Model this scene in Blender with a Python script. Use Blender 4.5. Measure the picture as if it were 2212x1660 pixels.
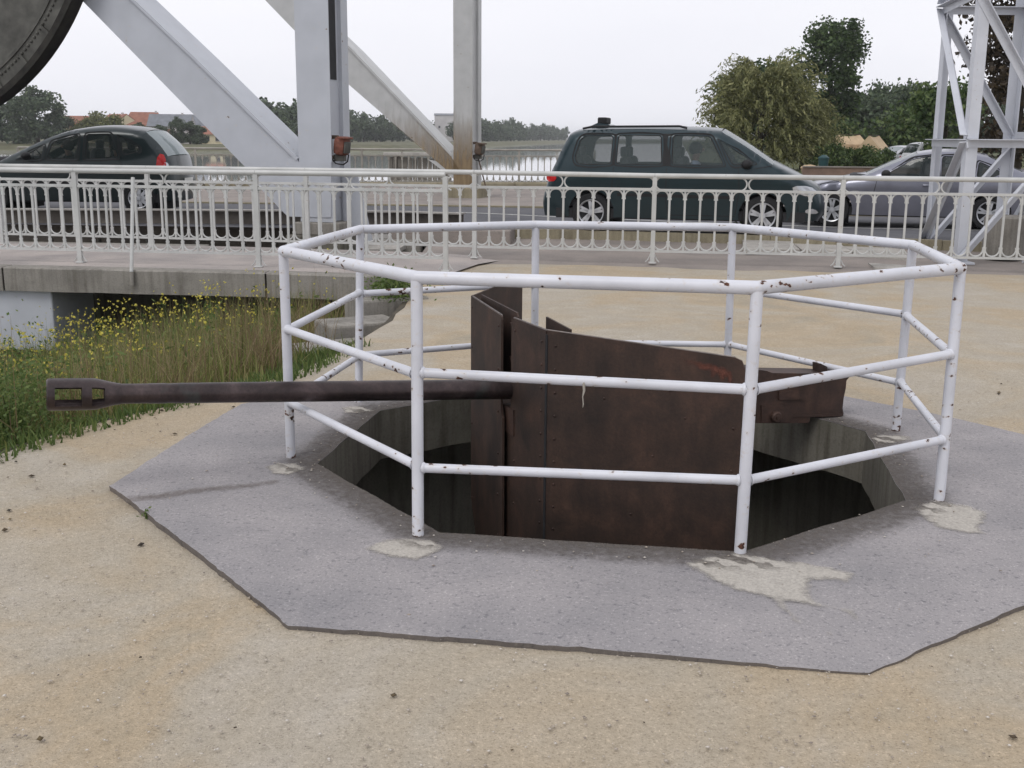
import bpy, bmesh, math, random
import numpy as np
from mathutils import Vector, Matrix
from mathutils.geometry import delaunay_2d_cdt
random.seed(7); RNG = np.random.default_rng(11)
S = bpy.context.scene
for o in list(bpy.data.objects): bpy.data.objects.remove(o)
C = S.collection
PI = math.pi; R = math.radians

# ------------------------------------------------------------------ camera, sky, sun, exposure
F_, PITCH, ROLL, CAMH = 2457.3, 0.21309, 0.00756, 1.6507      # focal length in units of a 2212 x 1660 picture
PW, PH = 2212.0, 1660.0
_c, _s = math.cos(PITCH), math.sin(PITCH)
FWD = Vector((0, _c, -_s)); _up = Vector((0, _s, _c)); _rt = Vector((1, 0, 0))
RT = math.cos(ROLL)*_rt + math.sin(ROLL)*_up
UP = -math.sin(ROLL)*_rt + math.cos(ROLL)*_up
CAM = Vector((0, 0, CAMH))
cd = bpy.data.cameras.new('camera'); cam = bpy.data.objects.new('camera', cd); C.objects.link(cam)
cd.sensor_width = 36; cd.lens = 36*F_/PW; cd.clip_start = 0.05; cd.clip_end = 9000
cam.matrix_world = Matrix(((RT.x, UP.x, -FWD.x, 0), (RT.y, UP.y, -FWD.y, 0), (RT.z, UP.z, -FWD.z, CAMH), (0, 0, 0, 1)))
S.camera = cam
S.render.resolution_x, S.render.resolution_y = 1024, 768
S.render.engine = 'CYCLES'
S.view_settings.view_transform = 'Standard'; S.view_settings.look = 'None'
S.view_settings.exposure = 0.18; S.view_settings.gamma = 1
SUN_EL, SUN_AZ = 52, 215          # azimuth clockwise from +Y: behind the camera, to the left
W = bpy.data.worlds.new('World'); S.world = W; W.use_nodes = True
wn, wl = W.node_tree.nodes, W.node_tree.links
wn.clear()
wo = wn.new('ShaderNodeOutputWorld'); bg = wn.new('ShaderNodeBackground')
sky = wn.new('ShaderNodeTexSky'); sky.sky_type = 'NISHITA'; sky.sun_disc = False
sky.sun_elevation = R(SUN_EL); sky.sun_rotation = R(SUN_AZ); sky.dust_density = 4
hs = wn.new('ShaderNodeHueSaturation'); hs.inputs['Saturation'].default_value = .25
# overcast: the clear sky is nearly covered by an even layer of pale cloud
wt = wn.new('ShaderNodeTexCoord'); wm = wn.new('ShaderNodeMapping'); wm.inputs['Scale'].default_value = (1.2, 1.2, 4)
wz = wn.new('ShaderNodeTexNoise'); wz.inputs['Scale'].default_value = 1.6; wz.inputs['Detail'].default_value = 5
wr = wn.new('ShaderNodeValToRGB')
wr.color_ramp.elements[0].position = .3; wr.color_ramp.elements[0].color = (8.3, 8.35, 9.0, 1)
wr.color_ramp.elements[1].position = .7; wr.color_ramp.elements[1].color = (9.1, 9.1, 9.6, 1)
wx = wn.new('ShaderNodeMix'); wx.data_type = 'RGBA'; wx.inputs[0].default_value = .93
wl.new(wt.outputs['Generated'], wm.inputs[0]); wl.new(wm.outputs[0], wz.inputs['Vector']); wl.new(wz.outputs[0], wr.inputs[0])
wl.new(sky.outputs[0], hs.inputs['Color']); wl.new(hs.outputs[0], wx.inputs[6]); wl.new(wr.outputs[0], wx.inputs[7])
wl.new(wx.outputs[2], bg.inputs[0]); bg.inputs[1].default_value = .1
wl.new(bg.outputs[0], wo.inputs[0])
sd = bpy.data.lights.new('sun', 'SUN'); sd.energy = 0.9; sd.angle = R(25); sd.color = (1, .97, .93)
sun = bpy.data.objects.new('sun', sd); C.objects.link(sun)
_sv = Vector((math.sin(R(SUN_AZ))*math.cos(R(SUN_EL)), math.cos(R(SUN_AZ))*math.cos(R(SUN_EL)), math.sin(R(SUN_EL))))
sun.rotation_euler = _sv.to_track_quat('Z', 'Y').to_euler()

# ------------------------------------------------------------------ photo measurements -> places
def ray(u, v): return FWD + RT*((u - PW/2)/F_) - UP*((v - PH/2)/F_)
def on_z(u, v, z):
    d = ray(u, v); return CAM + d*((z - CAM.z)/d.z)
def at_y(u, v, y):
    d = ray(u, v); return CAM + d*(y/d.y)
def on_plane(u, v, p, n):
    d = ray(u, v); p = Vector(p); n = Vector(n); return CAM + d*((p - CAM).dot(n)/d.dot(n))

# ------------------------------------------------------------------ materials
def _mat(name):
    m = bpy.data.materials.new(name); m.use_nodes = True
    return m, m.node_tree.nodes, m.node_tree.links, m.node_tree.nodes['Principled BSDF']
def ramp(n, l, src, stops):
    r = n.new('ShaderNodeValToRGB'); e = r.color_ramp.elements
    while len(e) < len(stops): e.new(.5)
    for q, (p, c) in zip(e, stops): q.position = p; q.color = (*c, 1) if len(c) == 3 else c
    l.new(src, r.inputs[0]); return r.outputs[0]
def noise(n, l, vec, scale, detail=4, rough=.55, dist=0):
    t = n.new('ShaderNodeTexNoise'); t.inputs['Scale'].default_value = scale; t.inputs['Detail'].default_value = detail
    t.inputs['Roughness'].default_value = rough; t.inputs['Distortion'].default_value = dist
    l.new(vec, t.inputs['Vector']); return t.outputs[0]
def mixc(n, l, fac, a, b, mode='MIX'):
    x = n.new('ShaderNodeMix'); x.data_type = 'RGBA'; x.blend_type = mode
    for s, v in ((0, fac), (6, a), (7, b)):
        if hasattr(v, 'links'): l.new(v, x.inputs[s])
        elif s == 0: x.inputs[0].default_value = v
        else: x.inputs[s].default_value = (*v, 1)
    return x.outputs[2]
def bump(n, l, b, h, strength, dist=.01):
    k = n.new('ShaderNodeBump'); k.inputs['Strength'].default_value = strength; k.inputs['Distance'].default_value = dist
    l.new(h, k.inputs['Height']); l.new(k.outputs[0], b.inputs['Normal'])
def coords(n, kind='Object'):
    return n.new('ShaderNodeTexCoord').outputs[kind]
def vscale(n, l, v, s):
    m = n.new('ShaderNodeMapping'); m.inputs['Scale'].default_value = s; l.new(v, m.inputs[0]); return m.outputs[0]
def world_pos(n): return n.new('ShaderNodeNewGeometry').outputs['Position']

def mat_plain(name, col, rough=.6, metal=0, var=.15, scale=6, spec=.4, coat=0):
    m, n, l, b = _mat(name)
    v = noise(n, l, world_pos(n), scale, 5)
    lo = tuple(c*(1-var) for c in col); hi = tuple(min(1, c*(1+var)) for c in col)
    l.new(ramp(n, l, v, [(.3, lo), (.7, hi)]), b.inputs['Base Color'])
    b.inputs['Roughness'].default_value = rough; b.inputs['Metallic'].default_value = metal
    b.inputs['Specular IOR Level'].default_value = spec; b.inputs['Coat Weight'].default_value = coat
    return m
def mat_white_paint(name, base=(.64, .65, .70), rust_amount=.5, spot=30, dirt=.2, foot=False):
    """gloss white paint: rust-brown chips, dirt streaks"""
    m, n, l, b = _mat(name); p = world_pos(n)
    fine = noise(n, l, p, 3.0, 4)
    col = ramp(n, l, fine, [(.3, tuple(c*(1-dirt) for c in base)), (.65, base)])
    sp = noise(n, l, vscale(n, l, p, (1, 1, 1.5)), spot, 3, .5)
    reg = noise(n, l, p, 2.3, 3)
    mm = n.new('ShaderNodeMath'); mm.operation = 'MULTIPLY_ADD'; mm.inputs[1].default_value = .35
    l.new(reg, mm.inputs[0]); l.new(sp, mm.inputs[2])
    if foot:
        sz = n.new('ShaderNodeSeparateXYZ'); l.new(p, sz.inputs[0]); mr = n.new('ShaderNodeMapRange'); mr.inputs[1].default_value = .16; mr.inputs[2].default_value = .03; mr.inputs[3].default_value = 0; mr.inputs[4].default_value = .16
        l.new(sz.outputs[2], mr.inputs[0]); m2 = n.new('ShaderNodeMath'); m2.operation = 'ADD'; l.new(mm.outputs[0], m2.inputs[0]); l.new(mr.outputs[0], m2.inputs[1]); mm = m2
    t = .97 - .08*rust_amount
    f = ramp(n, l, mm.outputs[0], [(t-.03, (0, 0, 0)), (t, (1, 1, 1))])
    halo = ramp(n, l, mm.outputs[0], [(t-.13, (0, 0, 0)), (t+.03, (.5, .5, .5))])
    rc = ramp(n, l, noise(n, l, p, 90, 2), [(.35, (.022, .011, .009)), (.72, (.13, .05, .028))])
    col = mixc(n, l, halo, col, (.50, .42, .33))
    col = mixc(n, l, f, col, rc)
    l.new(col, b.inputs['Base Color'])
    l.new(ramp(n, l, f, [(0, (.38,)*3), (1, (.85,)*3)]), b.inputs['Roughness'])
    inv = n.new('ShaderNodeMath'); inv.operation = 'SUBTRACT'; inv.inputs[0].default_value = 1; l.new(f, inv.inputs[1])
    bump(n, l, b, inv.outputs[0], .35, .003)
    return m
def mat_sand():
    m, n, l, b = _mat('sandy_gravel'); p = world_pos(n)
    big = noise(n, l, p, .62, 5, .6, .8); mid = noise(n, l, p, 3.2, 5, .62); fine = noise(n, l, p, 48, 4, .75); grit = noise(n, l, p, 130, 2, .6)
    c1 = ramp(n, l, big, [(.30, (.325, .28, .20)), (.42, (.425, .325, .20)), (.54, (.405, .352, .270)), (.70, (.44, .405, .355))])
    c2 = ramp(n, l, mid, [(.25, (.32, .285, .235)), (.55, (.40, .358, .300)), (.75, (.49, .455, .405))])
    c = mixc(n, l, .42, c1, c2)
    c = mixc(n, l, .62, c, ramp(n, l, fine, [(.25, (.42, .40, .38)), (.43, (.92, .92, .91)), (.56, (1, 1, 1)), (.74, (1.42, 1.4, 1.38))]), 'MULTIPLY')
    c = mixc(n, l, .5, c, ramp(n, l, grit, [(.30, (.38, .36, .33)), (.42, (1, 1, 1)), (.61, (1, 1, 1)), (.69, (1.7, 1.7, 1.7))]), 'MULTIPLY')
    l.new(c, b.inputs['Base Color']); b.inputs['Roughness'].default_value = .95; b.inputs['Specular IOR Level'].default_value = .2
    a = n.new('ShaderNodeMath'); a.operation = 'ADD'; l.new(fine, a.inputs[0]); l.new(grit, a.inputs[1])
    bump(n, l, b, a.outputs[0], .55, .012)
    return m
def mat_asphalt(name, base, speck=.6, fine=120, big=1.2, warm=(1.03, 1, .97)):
    m, n, l, b = _mat(name); p = world_pos(n)
    g = noise(n, l, p, big, 5, .6); f = noise(n, l, p, fine, 3, .7); vf = noise(n, l, p, fine*.45, 2)
    lo = tuple(c*.82 for c in base); hi = tuple(c*1.15*w for c, w in zip(base, warm))
    c = ramp(n, l, g, [(.32, lo), (.68, hi)])
    c = mixc(n, l, speck, c, ramp(n, l, f, [(.30, (.38, .38, .42)), (.42, (1, 1, 1)), (.58, (1, 1, 1)), (.70, (1.75, 1.73, 1.7))]), 'MULTIPLY')
    c = mixc(n, l, speck*.8, c, ramp(n, l, vf, [(.28, (.45, .46, .5)), (.40, (1, 1, 1))]), 'MULTIPLY')
    l.new(c, b.inputs['Base Color']); b.inputs['Roughness'].default_value = .9; b.inputs['Specular IOR Level'].default_value = .25
    bump(n, l, b, f, .5, .006)
    return m
def mat_concrete(name, base, streak=.4, moss=0.0):
    m, n, l, b = _mat(name); p = world_pos(n)
    g = noise(n, l, p, 1.7, 6, .65); f = noise(n, l, p, 60, 3, .7)
    st = noise(n, l, vscale(n, l, p, (9, 9, .7)), 1.5, 4, .6)
    c = ramp(n, l, g, [(.28, tuple(x*.68 for x in base)), (.5, base), (.75, tuple(min(1, x*1.2) for x in base))])
    c = mixc(n, l, streak, c, ramp(n, l, st, [(.30, (.42, .40, .36)), (.55, (1, 1, 1))]), 'MULTIPLY')
    c = mixc(n, l, .5, c, ramp(n, l, f, [(.3, (.6, .6, .6)), (.5, (1, 1, 1)), (.8, (1.2, 1.2, 1.2))]), 'MULTIPLY')
    if moss: c = mixc(n, l, ramp(n, l, noise(n, l, p, 2.6, 5), [(.52, (0, 0, 0)), (.70, (moss,)*3)]), c, (.05, .065, .03))
    l.new(c, b.inputs['Base Color']); b.inputs['Roughness'].default_value = .92; b.inputs['Specular IOR Level'].default_value = .2
    bump(n, l, b, f, .35, .006)
    return m
def mat_rust(name, dark=(.024, .016, .014), mid=(.050, .030, .024), light=(.10, .055, .04), rough=.62, metal=.25, patch=0):
    m, n, l, b = _mat(name); p = world_pos(n)
    g = noise(n, l, p, 4, 6, .65, .5); f = noise(n, l, p, 70, 3, .7); v = noise(n, l, vscale(n, l, p, (6, 6, 1)), 2.2, 5, .6)
    c = ramp(n, l, g, [(.28, dark), (.52, mid), (.78, light)])
    c = mixc(n, l, .6, c, ramp(n, l, v, [(.3, (.55, .55, .56)), (.6, (1.1, 1.05, 1))]), 'MULTIPLY')
    c = mixc(n, l, .5, c, ramp(n, l, f, [(.3, (.6, .6, .6)), (.7, (1.35, 1.25, 1.2))]), 'MULTIPLY')
    if patch: c = mixc(n, l, ramp(n, l, noise(n, l, p, 2.1, 4), [(.60, (0, 0, 0)), (.70, (patch,)*3)]), c, (.07, .10, .095))
    l.new(c, b.inputs['Base Color']); b.inputs['Roughness'].default_value = rough; b.inputs['Metallic'].default_value = metal
    bump(n, l, b, f, .3, .003)
    return m
def mat_leaf(name, stops, trans=.25, rough=.6, gain=1.0):
    stops = [(p, tuple(min(.8, x*gain) for x in c)) for p, c in stops]
    m, n, l, b = _mat(name)
    g = n.new('ShaderNodeNewGeometry')
    big = noise(n, l, g.outputs['Position'], .8, 3)
    a = n.new('ShaderNodeMath'); a.operation = 'MULTIPLY_ADD'; a.inputs[1].default_value = .55
    l.new(big, a.inputs[0])
    h = n.new('ShaderNodeMath'); h.operation = 'MULTIPLY'; h.inputs[1].default_value = .45; l.new(g.outputs['Random Per Island'], h.inputs[0])
    l.new(h.outputs[0], a.inputs[2])
    c = ramp(n, l, a.outputs[0], stops)
    l.new(c, b.inputs['Base Color']); b.inputs['Roughness'].default_value = rough; b.inputs['Specular IOR Level'].default_value = .25
    tr = n.new('ShaderNodeBsdfTranslucent'); l.new(c, tr.inputs[0])
    mx = n.new('ShaderNodeMixShader'); mx.inputs[0].default_value = trans
    l.new(b.outputs[0], mx.inputs[1]); l.new(tr.outputs[0], mx.inputs[2])
    l.new(mx.outputs[0], n['Material Output'].inputs[0])
    return m
def mat_glass(name, tint, alpha, rough=.03):
    m, n, l, b = _mat(name)
    b.inputs['Base Color'].default_value = (*tint, 1); b.inputs['Roughness'].default_value = rough
    b.inputs['Alpha'].default_value = alpha; b.inputs['Specular IOR Level'].default_value = .6
    return m
def mat_carpaint(name, col, metal=.35, rough=.32, coat=.45, dust=.22):
    m, n, l, b = _mat(name)
    fl = noise(n, l, coords(n), 3.5, 4)
    c = ramp(n, l, fl, [(.3, tuple(x*.9 for x in col)), (.7, tuple(min(1, x*1.08) for x in col))])
    # road dust low on the body
    sx = n.new('ShaderNodeSeparateXYZ'); l.new(coords(n), sx.inputs[0])
    dz = n.new('ShaderNodeMapRange'); dz.inputs[1].default_value = .75; dz.inputs[2].default_value = .15; dz.inputs[3].default_value = 0; dz.inputs[4].default_value = dust
    l.new(sx.outputs[2], dz.inputs[0])
    c = mixc(n, l, dz.outputs[0], c, (.12, .11, .10))
    l.new(c, b.inputs['Base Color']); b.inputs['Metallic'].default_value = metal; b.inputs['Roughness'].default_value = rough
    b.inputs['Coat Weight'].default_value = coat; b.inputs['Coat Roughness'].default_value = .08
    return m
def mat_water():
    m, n, l, b = _mat('canal_water'); p = world_pos(n)
    b.inputs['Base Color'].default_value = (.46, .47, .47, 1); b.inputs['Roughness'].default_value = .03  # pale base holds silt plus some painted-in sky reflection
    b.inputs['IOR'].default_value = 1.33; b.inputs['Specular IOR Level'].default_value = .9
    bump(n, l, b, noise(n, l, vscale(n, l, p, (1, .35, 1)), 2.5, 3), .03, .05)
    return m
M = dict(
    rail=mat_white_paint('chipped_white_paint', rust_amount=1.15, spot=24, foot=True),
    fence=mat_white_paint('grey_white_railing_paint', base=(.53, .535, .52), rust_amount=.14, dirt=.22, spot=26),
    farfence=mat_white_paint('brownish_railing_paint', base=(.34, .32, .28), rust_amount=.6, dirt=.35, spot=20),
    steel=mat_white_paint('pale_grey_bridge_paint', base=(.44, .46, .50), rust_amount=.02, dirt=.09, spot=12),
    steel_old=mat_white_paint('stained_bridge_paint', base=(.47, .475, .47), rust_amount=.02, dirt=.14, spot=12),
    mast=mat_white_paint('white_mast_paint', base=(.56, .58, .63), rust_amount=.03, dirt=.12),
    steel_dark=mat_plain('dark_track_steel', (.088, .086, .076), .6, .3, .35, 5),
    tread=mat_plain('greasy_tread_steel', (.022, .020, .016), .45, .5, .5, 7),
    girder=mat_plain('brown_grey_girder_paint', (.16, .14, .12), .7, .1, .3, 3),
    black=mat_plain('black_rubber', (.012, .012, .013), .7, 0, .2),
    dark=mat_plain('dark_slot', (.02, .02, .022), .8, 0, .2),
    sand=mat_sand(),
    pad=mat_asphalt('pad_asphalt', (.282, .272, .280), .75, 95),
    walk=mat_asphalt('pavement_asphalt', (.25, .225, .208), .4, 60),
    deckm=mat_asphalt('walkway_asphalt', (.36, .33, .315), .35, 70),
    road=mat_asphalt('road_asphalt', (.105, .107, .118), .35, 50),
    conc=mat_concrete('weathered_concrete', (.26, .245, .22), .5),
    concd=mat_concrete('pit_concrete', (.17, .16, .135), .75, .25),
    concl=mat_concrete('pale_concrete', (.40, .38, .35), .3),
    mortar=mat_concrete('pale_mortar', (.46, .43, .38), .15),
    kerb=mat_concrete('kerb_stone', (.27, .24, .17), .4),
    gun=mat_rust('rusted_gun_steel', patch=.0),
    barrel=mat_rust('bronzed_barrel_steel', (.022, .017, .017), (.056, .043, .044), (.125, .096, .098), .36, .55, patch=.85),
    shield=mat_rust('rusted_shield_plate', (.018, .012, .010), (.044, .026, .019), (.085, .046, .032), .7, .1),
    bare=mat_plain('orange_bare_rust', (.30, .085, .05), .8, 0, .4, 30),
    edge=mat_plain('worn_edge_steel', (.17, .15, .14), .5, .5, .4, 20),
    water=mat_water(),
    soil=mat_plain('bank_soil', (.06, .05, .035), .95, 0, .4, 3),
    field=mat_plain('field_grass', (.075, .085, .03), .95, 0, .4, .5),
    farland=mat_plain('far_bank_grass', (.10, .098, .052), .95, 0, .3, .2),
    bark=mat_plain('bark', (.06, .05, .04), .9, 0, .3, 4),
    tyre=mat_plain('tyre_rubber', (.014, .014, .015), .8, 0, .2),
    alloy=mat_plain('alloy_wheel', (.55, .56, .58), .35, .7, .08),
    interior=mat_plain('car_interior', (.035, .035, .04), .85, 0, .2),
    seat=mat_plain('grey_seat_cloth', (.075, .078, .085), .9, 0, .2),
    chrome=mat_plain('lamp_glass', (.55, .57, .6), .12, .6, .05),
    redlamp=mat_plain('red_lamp_plastic', (.50, .012, .012), .2, 0, .1, 6, .5),
    amber=mat_plain('amber_lamp_plastic', (.5, .16, .02), .25, 0, .1),
    plate=mat_plain('number_plate', (.7, .7, .66), .4),
    white=mat_plain('white_line_paint', (.55, .55, .52), .8, 0, .25, 8),
    skin=mat_plain('skin', (.42, .25, .18), .6, 0, .05),
    hair=mat_plain('dark_hair', (.03, .02, .016), .7, 0, .2),
    shirt=mat_plain('light_blue_shirt', (.36, .44, .58), .8, 0, .1),
    jumper=mat_plain('dark_jumper', (.03, .03, .035), .9, 0, .1),
    redrust=mat_plain('red_orange_lamp_housing', (.15, .052, .034), .6, .1, .4, 14),
    brownrust=mat_plain('brown_lamp_housing', (.10, .07, .05), .7, .1, .4, 14),
)
GLASS = mat_glass('car_glass', (.05, .07, .07), .58)
GLASS_D = mat_glass('dark_car_glass', (.03, .04, .04), .62)
GLASS_W = mat_glass('sky_toned_windscreen', (.45, .50, .52), .55)  # light tint stands in for bright sky reflected in the windscreen

# ------------------------------------------------------------------ mesh helpers
class G:
    """collects verts and faces of one mesh"""
    def __init__(s): s.v = []; s.f = []
    def add(s, v, f):
        o = len(s.v); s.v += [tuple(p) for p in v]; s.f += [tuple(i+o for i in q) for q in f]; return s
    def box(s, c, size, rz=0, M3=None):
        x, y, z = (a/2 for a in size); m = M3 if M3 is not None else Matrix.Rotation(rz, 3, 'Z')
        vs = [Vector(c) + m @ Vector((sx*x, sy*y, sz*z)) for sz in (-1, 1) for sx, sy in ((-1, -1), (1, -1), (1, 1), (-1, 1))]
        return s.add(vs, [(3, 2, 1, 0), (4, 5, 6, 7), (0, 1, 5, 4), (1, 2, 6, 5), (2, 3, 7, 6), (3, 0, 4, 7)])
    def bbox(s, c, size, bev=.02, rz=0, M3=None):
        """box with chamfered edges"""
        x, y, z = (a/2 for a in size); b = min(bev, x*.9, y*.9, z*.9)
        m = M3 if M3 is not None else Matrix.Rotation(rz, 3, 'Z')
        bm = bmesh.new(); bmesh.ops.create_cube(bm, size=1)
        for q in bm.verts: q.co = Vector((q.co.x*2*x, q.co.y*2*y, q.co.z*2*z))
        bmesh.ops.bevel(bm, geom=list(bm.edges), offset=b, segments=2, affect='EDGES', profile=.5)
        bm.verts.index_update()
        s.add([Vector(c) + m @ q.co for q in bm.verts], [[q.index for q in f.verts] for f in bm.faces]); bm.free(); return s
    def path(s, pts, r, n=10, cap=True, closed=False):
        pts = [Vector(p) for p in pts]; k = len(pts); rs = r if isinstance(r, (list, tuple)) else [r]*k
        o = len(s.v); prev = None
        for i, p in enumerate(pts):
            if closed: t = pts[(i+1) % k] - pts[i-1]
            else: t = pts[min(i+1, k-1)] - pts[max(i-1, 0)]
            t.normalize()
            if prev is None:
                a = Vector((0, 0, 1)) if abs(t.z) < .9 else Vector((1, 0, 0)); x = a.cross(t).normalized()
            else: x = (prev - t*prev.dot(t)).normalized()
            prev = x; y = t.cross(x)
            # mitre: widen at bends
            for j in range(n):
                a = 2*PI*j/n; s.v.append(tuple(p + (x*math.cos(a) + y*math.sin(a))*rs[i]))
        for i in range(k if closed else k-1):
            for j in range(n):
                a = o+i*n+j; b_ = o+i*n+(j+1) % n; c = o+((i+1) % k)*n+(j+1) % n; d = o+((i+1) % k)*n+j
                s.f.append((a, b_, c, d))
        if cap and not closed:
            s.f.append(tuple(o+j for j in reversed(range(n)))); s.f.append(tuple(o+(k-1)*n+j for j in range(n)))
        return s
    def tube(s, a, b, r, n=12, r2=None): return s.path([a, b], [r, r if r2 is None else r2], n)
    def prism(s, poly, to3, thick):
        """poly of 2D points, to3(u,v,w) -> 3D; w runs 0..thick"""
        k = len(poly)
        v = [to3(a, b, 0) for a, b in poly] + [to3(a, b, thick) for a, b in poly]
        f = [tuple(reversed(range(k))), tuple(range(k, 2*k))] + [(i, (i+1) % k, k+(i+1) % k, k+i) for i in range(k)]
        return s.add(v, f)
    def lathe(s, prof, org, axis, n=24):
        """prof: (distance along axis, radius)"""
        ax = Vector(axis).normalized(); a = Vector((0, 0, 1)) if abs(ax.z) < .9 else Vector((1, 0, 0))
        x = a.cross(ax).normalized(); y = ax.cross(x); org = Vector(org); o = len(s.v); k = len(prof)
        for t, r in prof:
            for j in range(n):
                q = 2*PI*j/n; s.v.append(tuple(org + ax*t + (x*math.cos(q)+y*math.sin(q))*r))
        for i in range(k-1):
            for j in range(n): s.f.append((o+i*n+j, o+i*n+(j+1) % n, o+(i+1)*n+(j+1) % n, o+(i+1)*n+j))
        return s
    def ball(s, c, r, nu=10, nv=7, M3=None):
        r = r if isinstance(r, (tuple, list)) else (r, r, r); o = len(s.v); c = Vector(c)
        for i in range(nv+1):
            th = PI*i/nv
            for j in range(nu):
                ph = 2*PI*j/nu; p = Vector((r[0]*math.sin(th)*math.cos(ph), r[1]*math.sin(th)*math.sin(ph), r[2]*math.cos(th)))
                s.v.append(tuple(c + (M3 @ p if M3 is not None else p)))
        for i in range(nv):
            for j in range(nu): s.f.append((o+i*nu+j, o+(i+1)*nu+j, o+(i+1)*nu+(j+1) % nu, o+i*nu+(j+1) % nu))
        return s
    def mesh(s, name, mat, off=None, smooth=None, fix=True):
        me = bpy.data.meshes.new(name)
        off = Vector(off) if off is not None else Vector((0, 0, 0))
        me.from_pydata([tuple(Vector(p)-off) for p in s.v], [], s.f)
        if fix:
            bm = bmesh.new(); bm.from_mesh(me)
            bmesh.ops.remove_doubles(bm, verts=bm.verts, dist=1e-5); bmesh.ops.recalc_face_normals(bm, faces=bm.faces)
            bm.to_mesh(me); bm.free()
        if mat is not None: me.materials.append(mat)
        if smooth is not None:
            me.polygons.foreach_set('use_smooth', [True]*len(me.polygons))
            try: me.set_sharp_from_angle(angle=R(smooth))
            except Exception: pass
        me.update(); return me

def link(name, me, parent=None, loc=(0, 0, 0), rot=None):
    o = bpy.data.objects.new(name, me); C.objects.link(o); o.location = loc
    if rot is not None: o.rotation_euler = rot
    if parent is not None: o.parent = parent
    return o
def tag(o, label=None, cat=None, group=None, kind=None):
    if label: o['label'] = label
    if cat: o['category'] = cat
    if group: o['group'] = group
    if kind: o['kind'] = kind
    return o
def thing(name, label, cat, loc=(0, 0, 0), rz=0, group=None):
    o = bpy.data.objects.new(name, None); C.objects.link(o); o.empty_display_size = .2
    o.location = loc; o.rotation_euler = (0, 0, rz)
    return tag(o, label, cat, group)
def part(root, name, g, mat, smooth=None, label=None, kind=None, fix=True):
    """world-space geometry -> child of an unrotated root (or of a part of it)"""
    off = Vector((0, 0, 0)); r = root
    while r is not None: off += Vector(r.location); r = r.parent
    o = link(name, g.mesh(name, mat, off, smooth, fix), root)
    return tag(o, label, kind=kind)
def struct(name, g, mat, smooth=None, parent=None, fix=True):
    o = link(name, g.mesh(name, mat, None, smooth, fix), parent)
    return tag(o, kind='structure') if parent is None else o
def np_mesh(name, verts, quads, mat):
    me = bpy.data.meshes.new(name); nv, nq = len(verts), len(quads); k = quads.shape[1]
    me.vertices.add(nv); me.vertices.foreach_set('co', verts.astype(np.float32).ravel())
    me.loops.add(nq*k); me.loops.foreach_set('vertex_index', quads.astype(np.int32).ravel())
    me.polygons.add(nq); me.polygons.foreach_set('loop_start', np.arange(0, nq*k, k, dtype=np.int32))
    me.polygons.foreach_set('loop_total', np.full(nq, k, dtype=np.int32))
    me.materials.append(mat); me.update(calc_edges=True); me.validate(); return me
def copy_tree(o, parent=None):
    c = o.copy(); C.objects.link(c); c.parent = parent
    for ch in o.children: copy_tree(ch, c)
    return c
def inside(p, poly):
    x, y = p; r = False; j = len(poly)-1
    for i in range(len(poly)):
        xi, yi = poly[i]; xj, yj = poly[j]
        if (yi > y) != (yj > y) and x < (xj-xi)*(y-yi)/(yj-yi)+xi: r = not r
        j = i
    return r
def resample(poly, step, closed=True):
    out = []; k = len(poly)
    for i in range(k if closed else k-1):
        a = Vector(poly[i]).to_2d(); b = Vector(poly[(i+1) % k]).to_2d(); m = max(1, int((b-a).length/step))
        for j in range(m): out.append(tuple(a + (b-a)*(j/m)))
    if not closed: out.append(tuple(poly[-1][:2]))
    return out
def chaikin(p, it=2, closed=True):
    for _ in range(it):
        q = []; k = len(p)
        if not closed: q.append(p[0])
        for i in range(k if closed else k-1):
            a, b = p[i], p[(i+1) % k]
            q.append(tuple(a[j]*.75+b[j]*.25 for j in range(2))); q.append(tuple(a[j]*.25+b[j]*.75 for j in range(2)))
        if not closed: q.append(p[-1])
        p = q
    return p
def round_corners(p, r, n=4):
    out = []; k = len(p)
    for i in range(k):
        a, b, c = Vector(p[i-1]), Vector(p[i]), Vector(p[(i+1) % k]); u, w = (a-b), (c-b)
        rr = min(r, u.length*.45, w.length*.45); q0 = b+u.normalized()*rr; q1 = b+w.normalized()*rr
        for j in range(n+1): t = j/n; out.append(tuple(q0*(1-t)**2+b*2*t*(1-t)+q1*t*t))
    return out
def cdt(outer, holes=(), grid=None, extra=()):
    """triangulate a polygon with holes, keeping extra interior points -> verts2d, tris"""
    pts = []; edges = []
    for loop in [outer]+list(holes):
        o = len(pts); pts += [Vector(p) for p in loop]; edges += [(o+i, o+(i+1) % len(loop)) for i in range(len(loop))]
    if grid:
        xs = [p[0] for p in outer]; ys = [p[1] for p in outer]
        x = min(xs)+grid*.5
        while x < max(xs):
            y = min(ys)+grid*.5
            while y < max(ys):
                q = (x, y)
                if inside(q, outer) and not any(inside(q, h) for h in holes): pts.append(Vector(q))
                y += grid
            x += grid
    pts += [Vector(p) for p in extra if inside(p, outer) and not any(inside(p, h) for h in holes)]
    v, e, f, *_ = delaunay_2d_cdt(pts, edges, [], 0, 1e-6)
    t = []
    for q in f:
        c = (sum(v[i].x for i in q)/len(q), sum(v[i].y for i in q)/len(q))
        if inside(c, outer) and not any(inside(c, h) for h in holes): t.append(q)
    return v, t
def sheet(outer, holes, zf, grid=None, extra=(), skirt=None):
    v, t = cdt(outer, holes, grid, extra); g = G()
    g.add([(p.x, p.y, zf(p.x, p.y)) for p in v], t)
    return g
def hash_noise(x, y, s=1.0):
    x *= s; y *= s
    return (math.sin(x*1.7+y*2.3)+math.sin(x*3.1-y*1.9+1.3)*.6+math.sin(x*5.3+y*4.7+.4)*.35+math.sin(-x*9.1+y*7.7)*.2)/2.15

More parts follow.
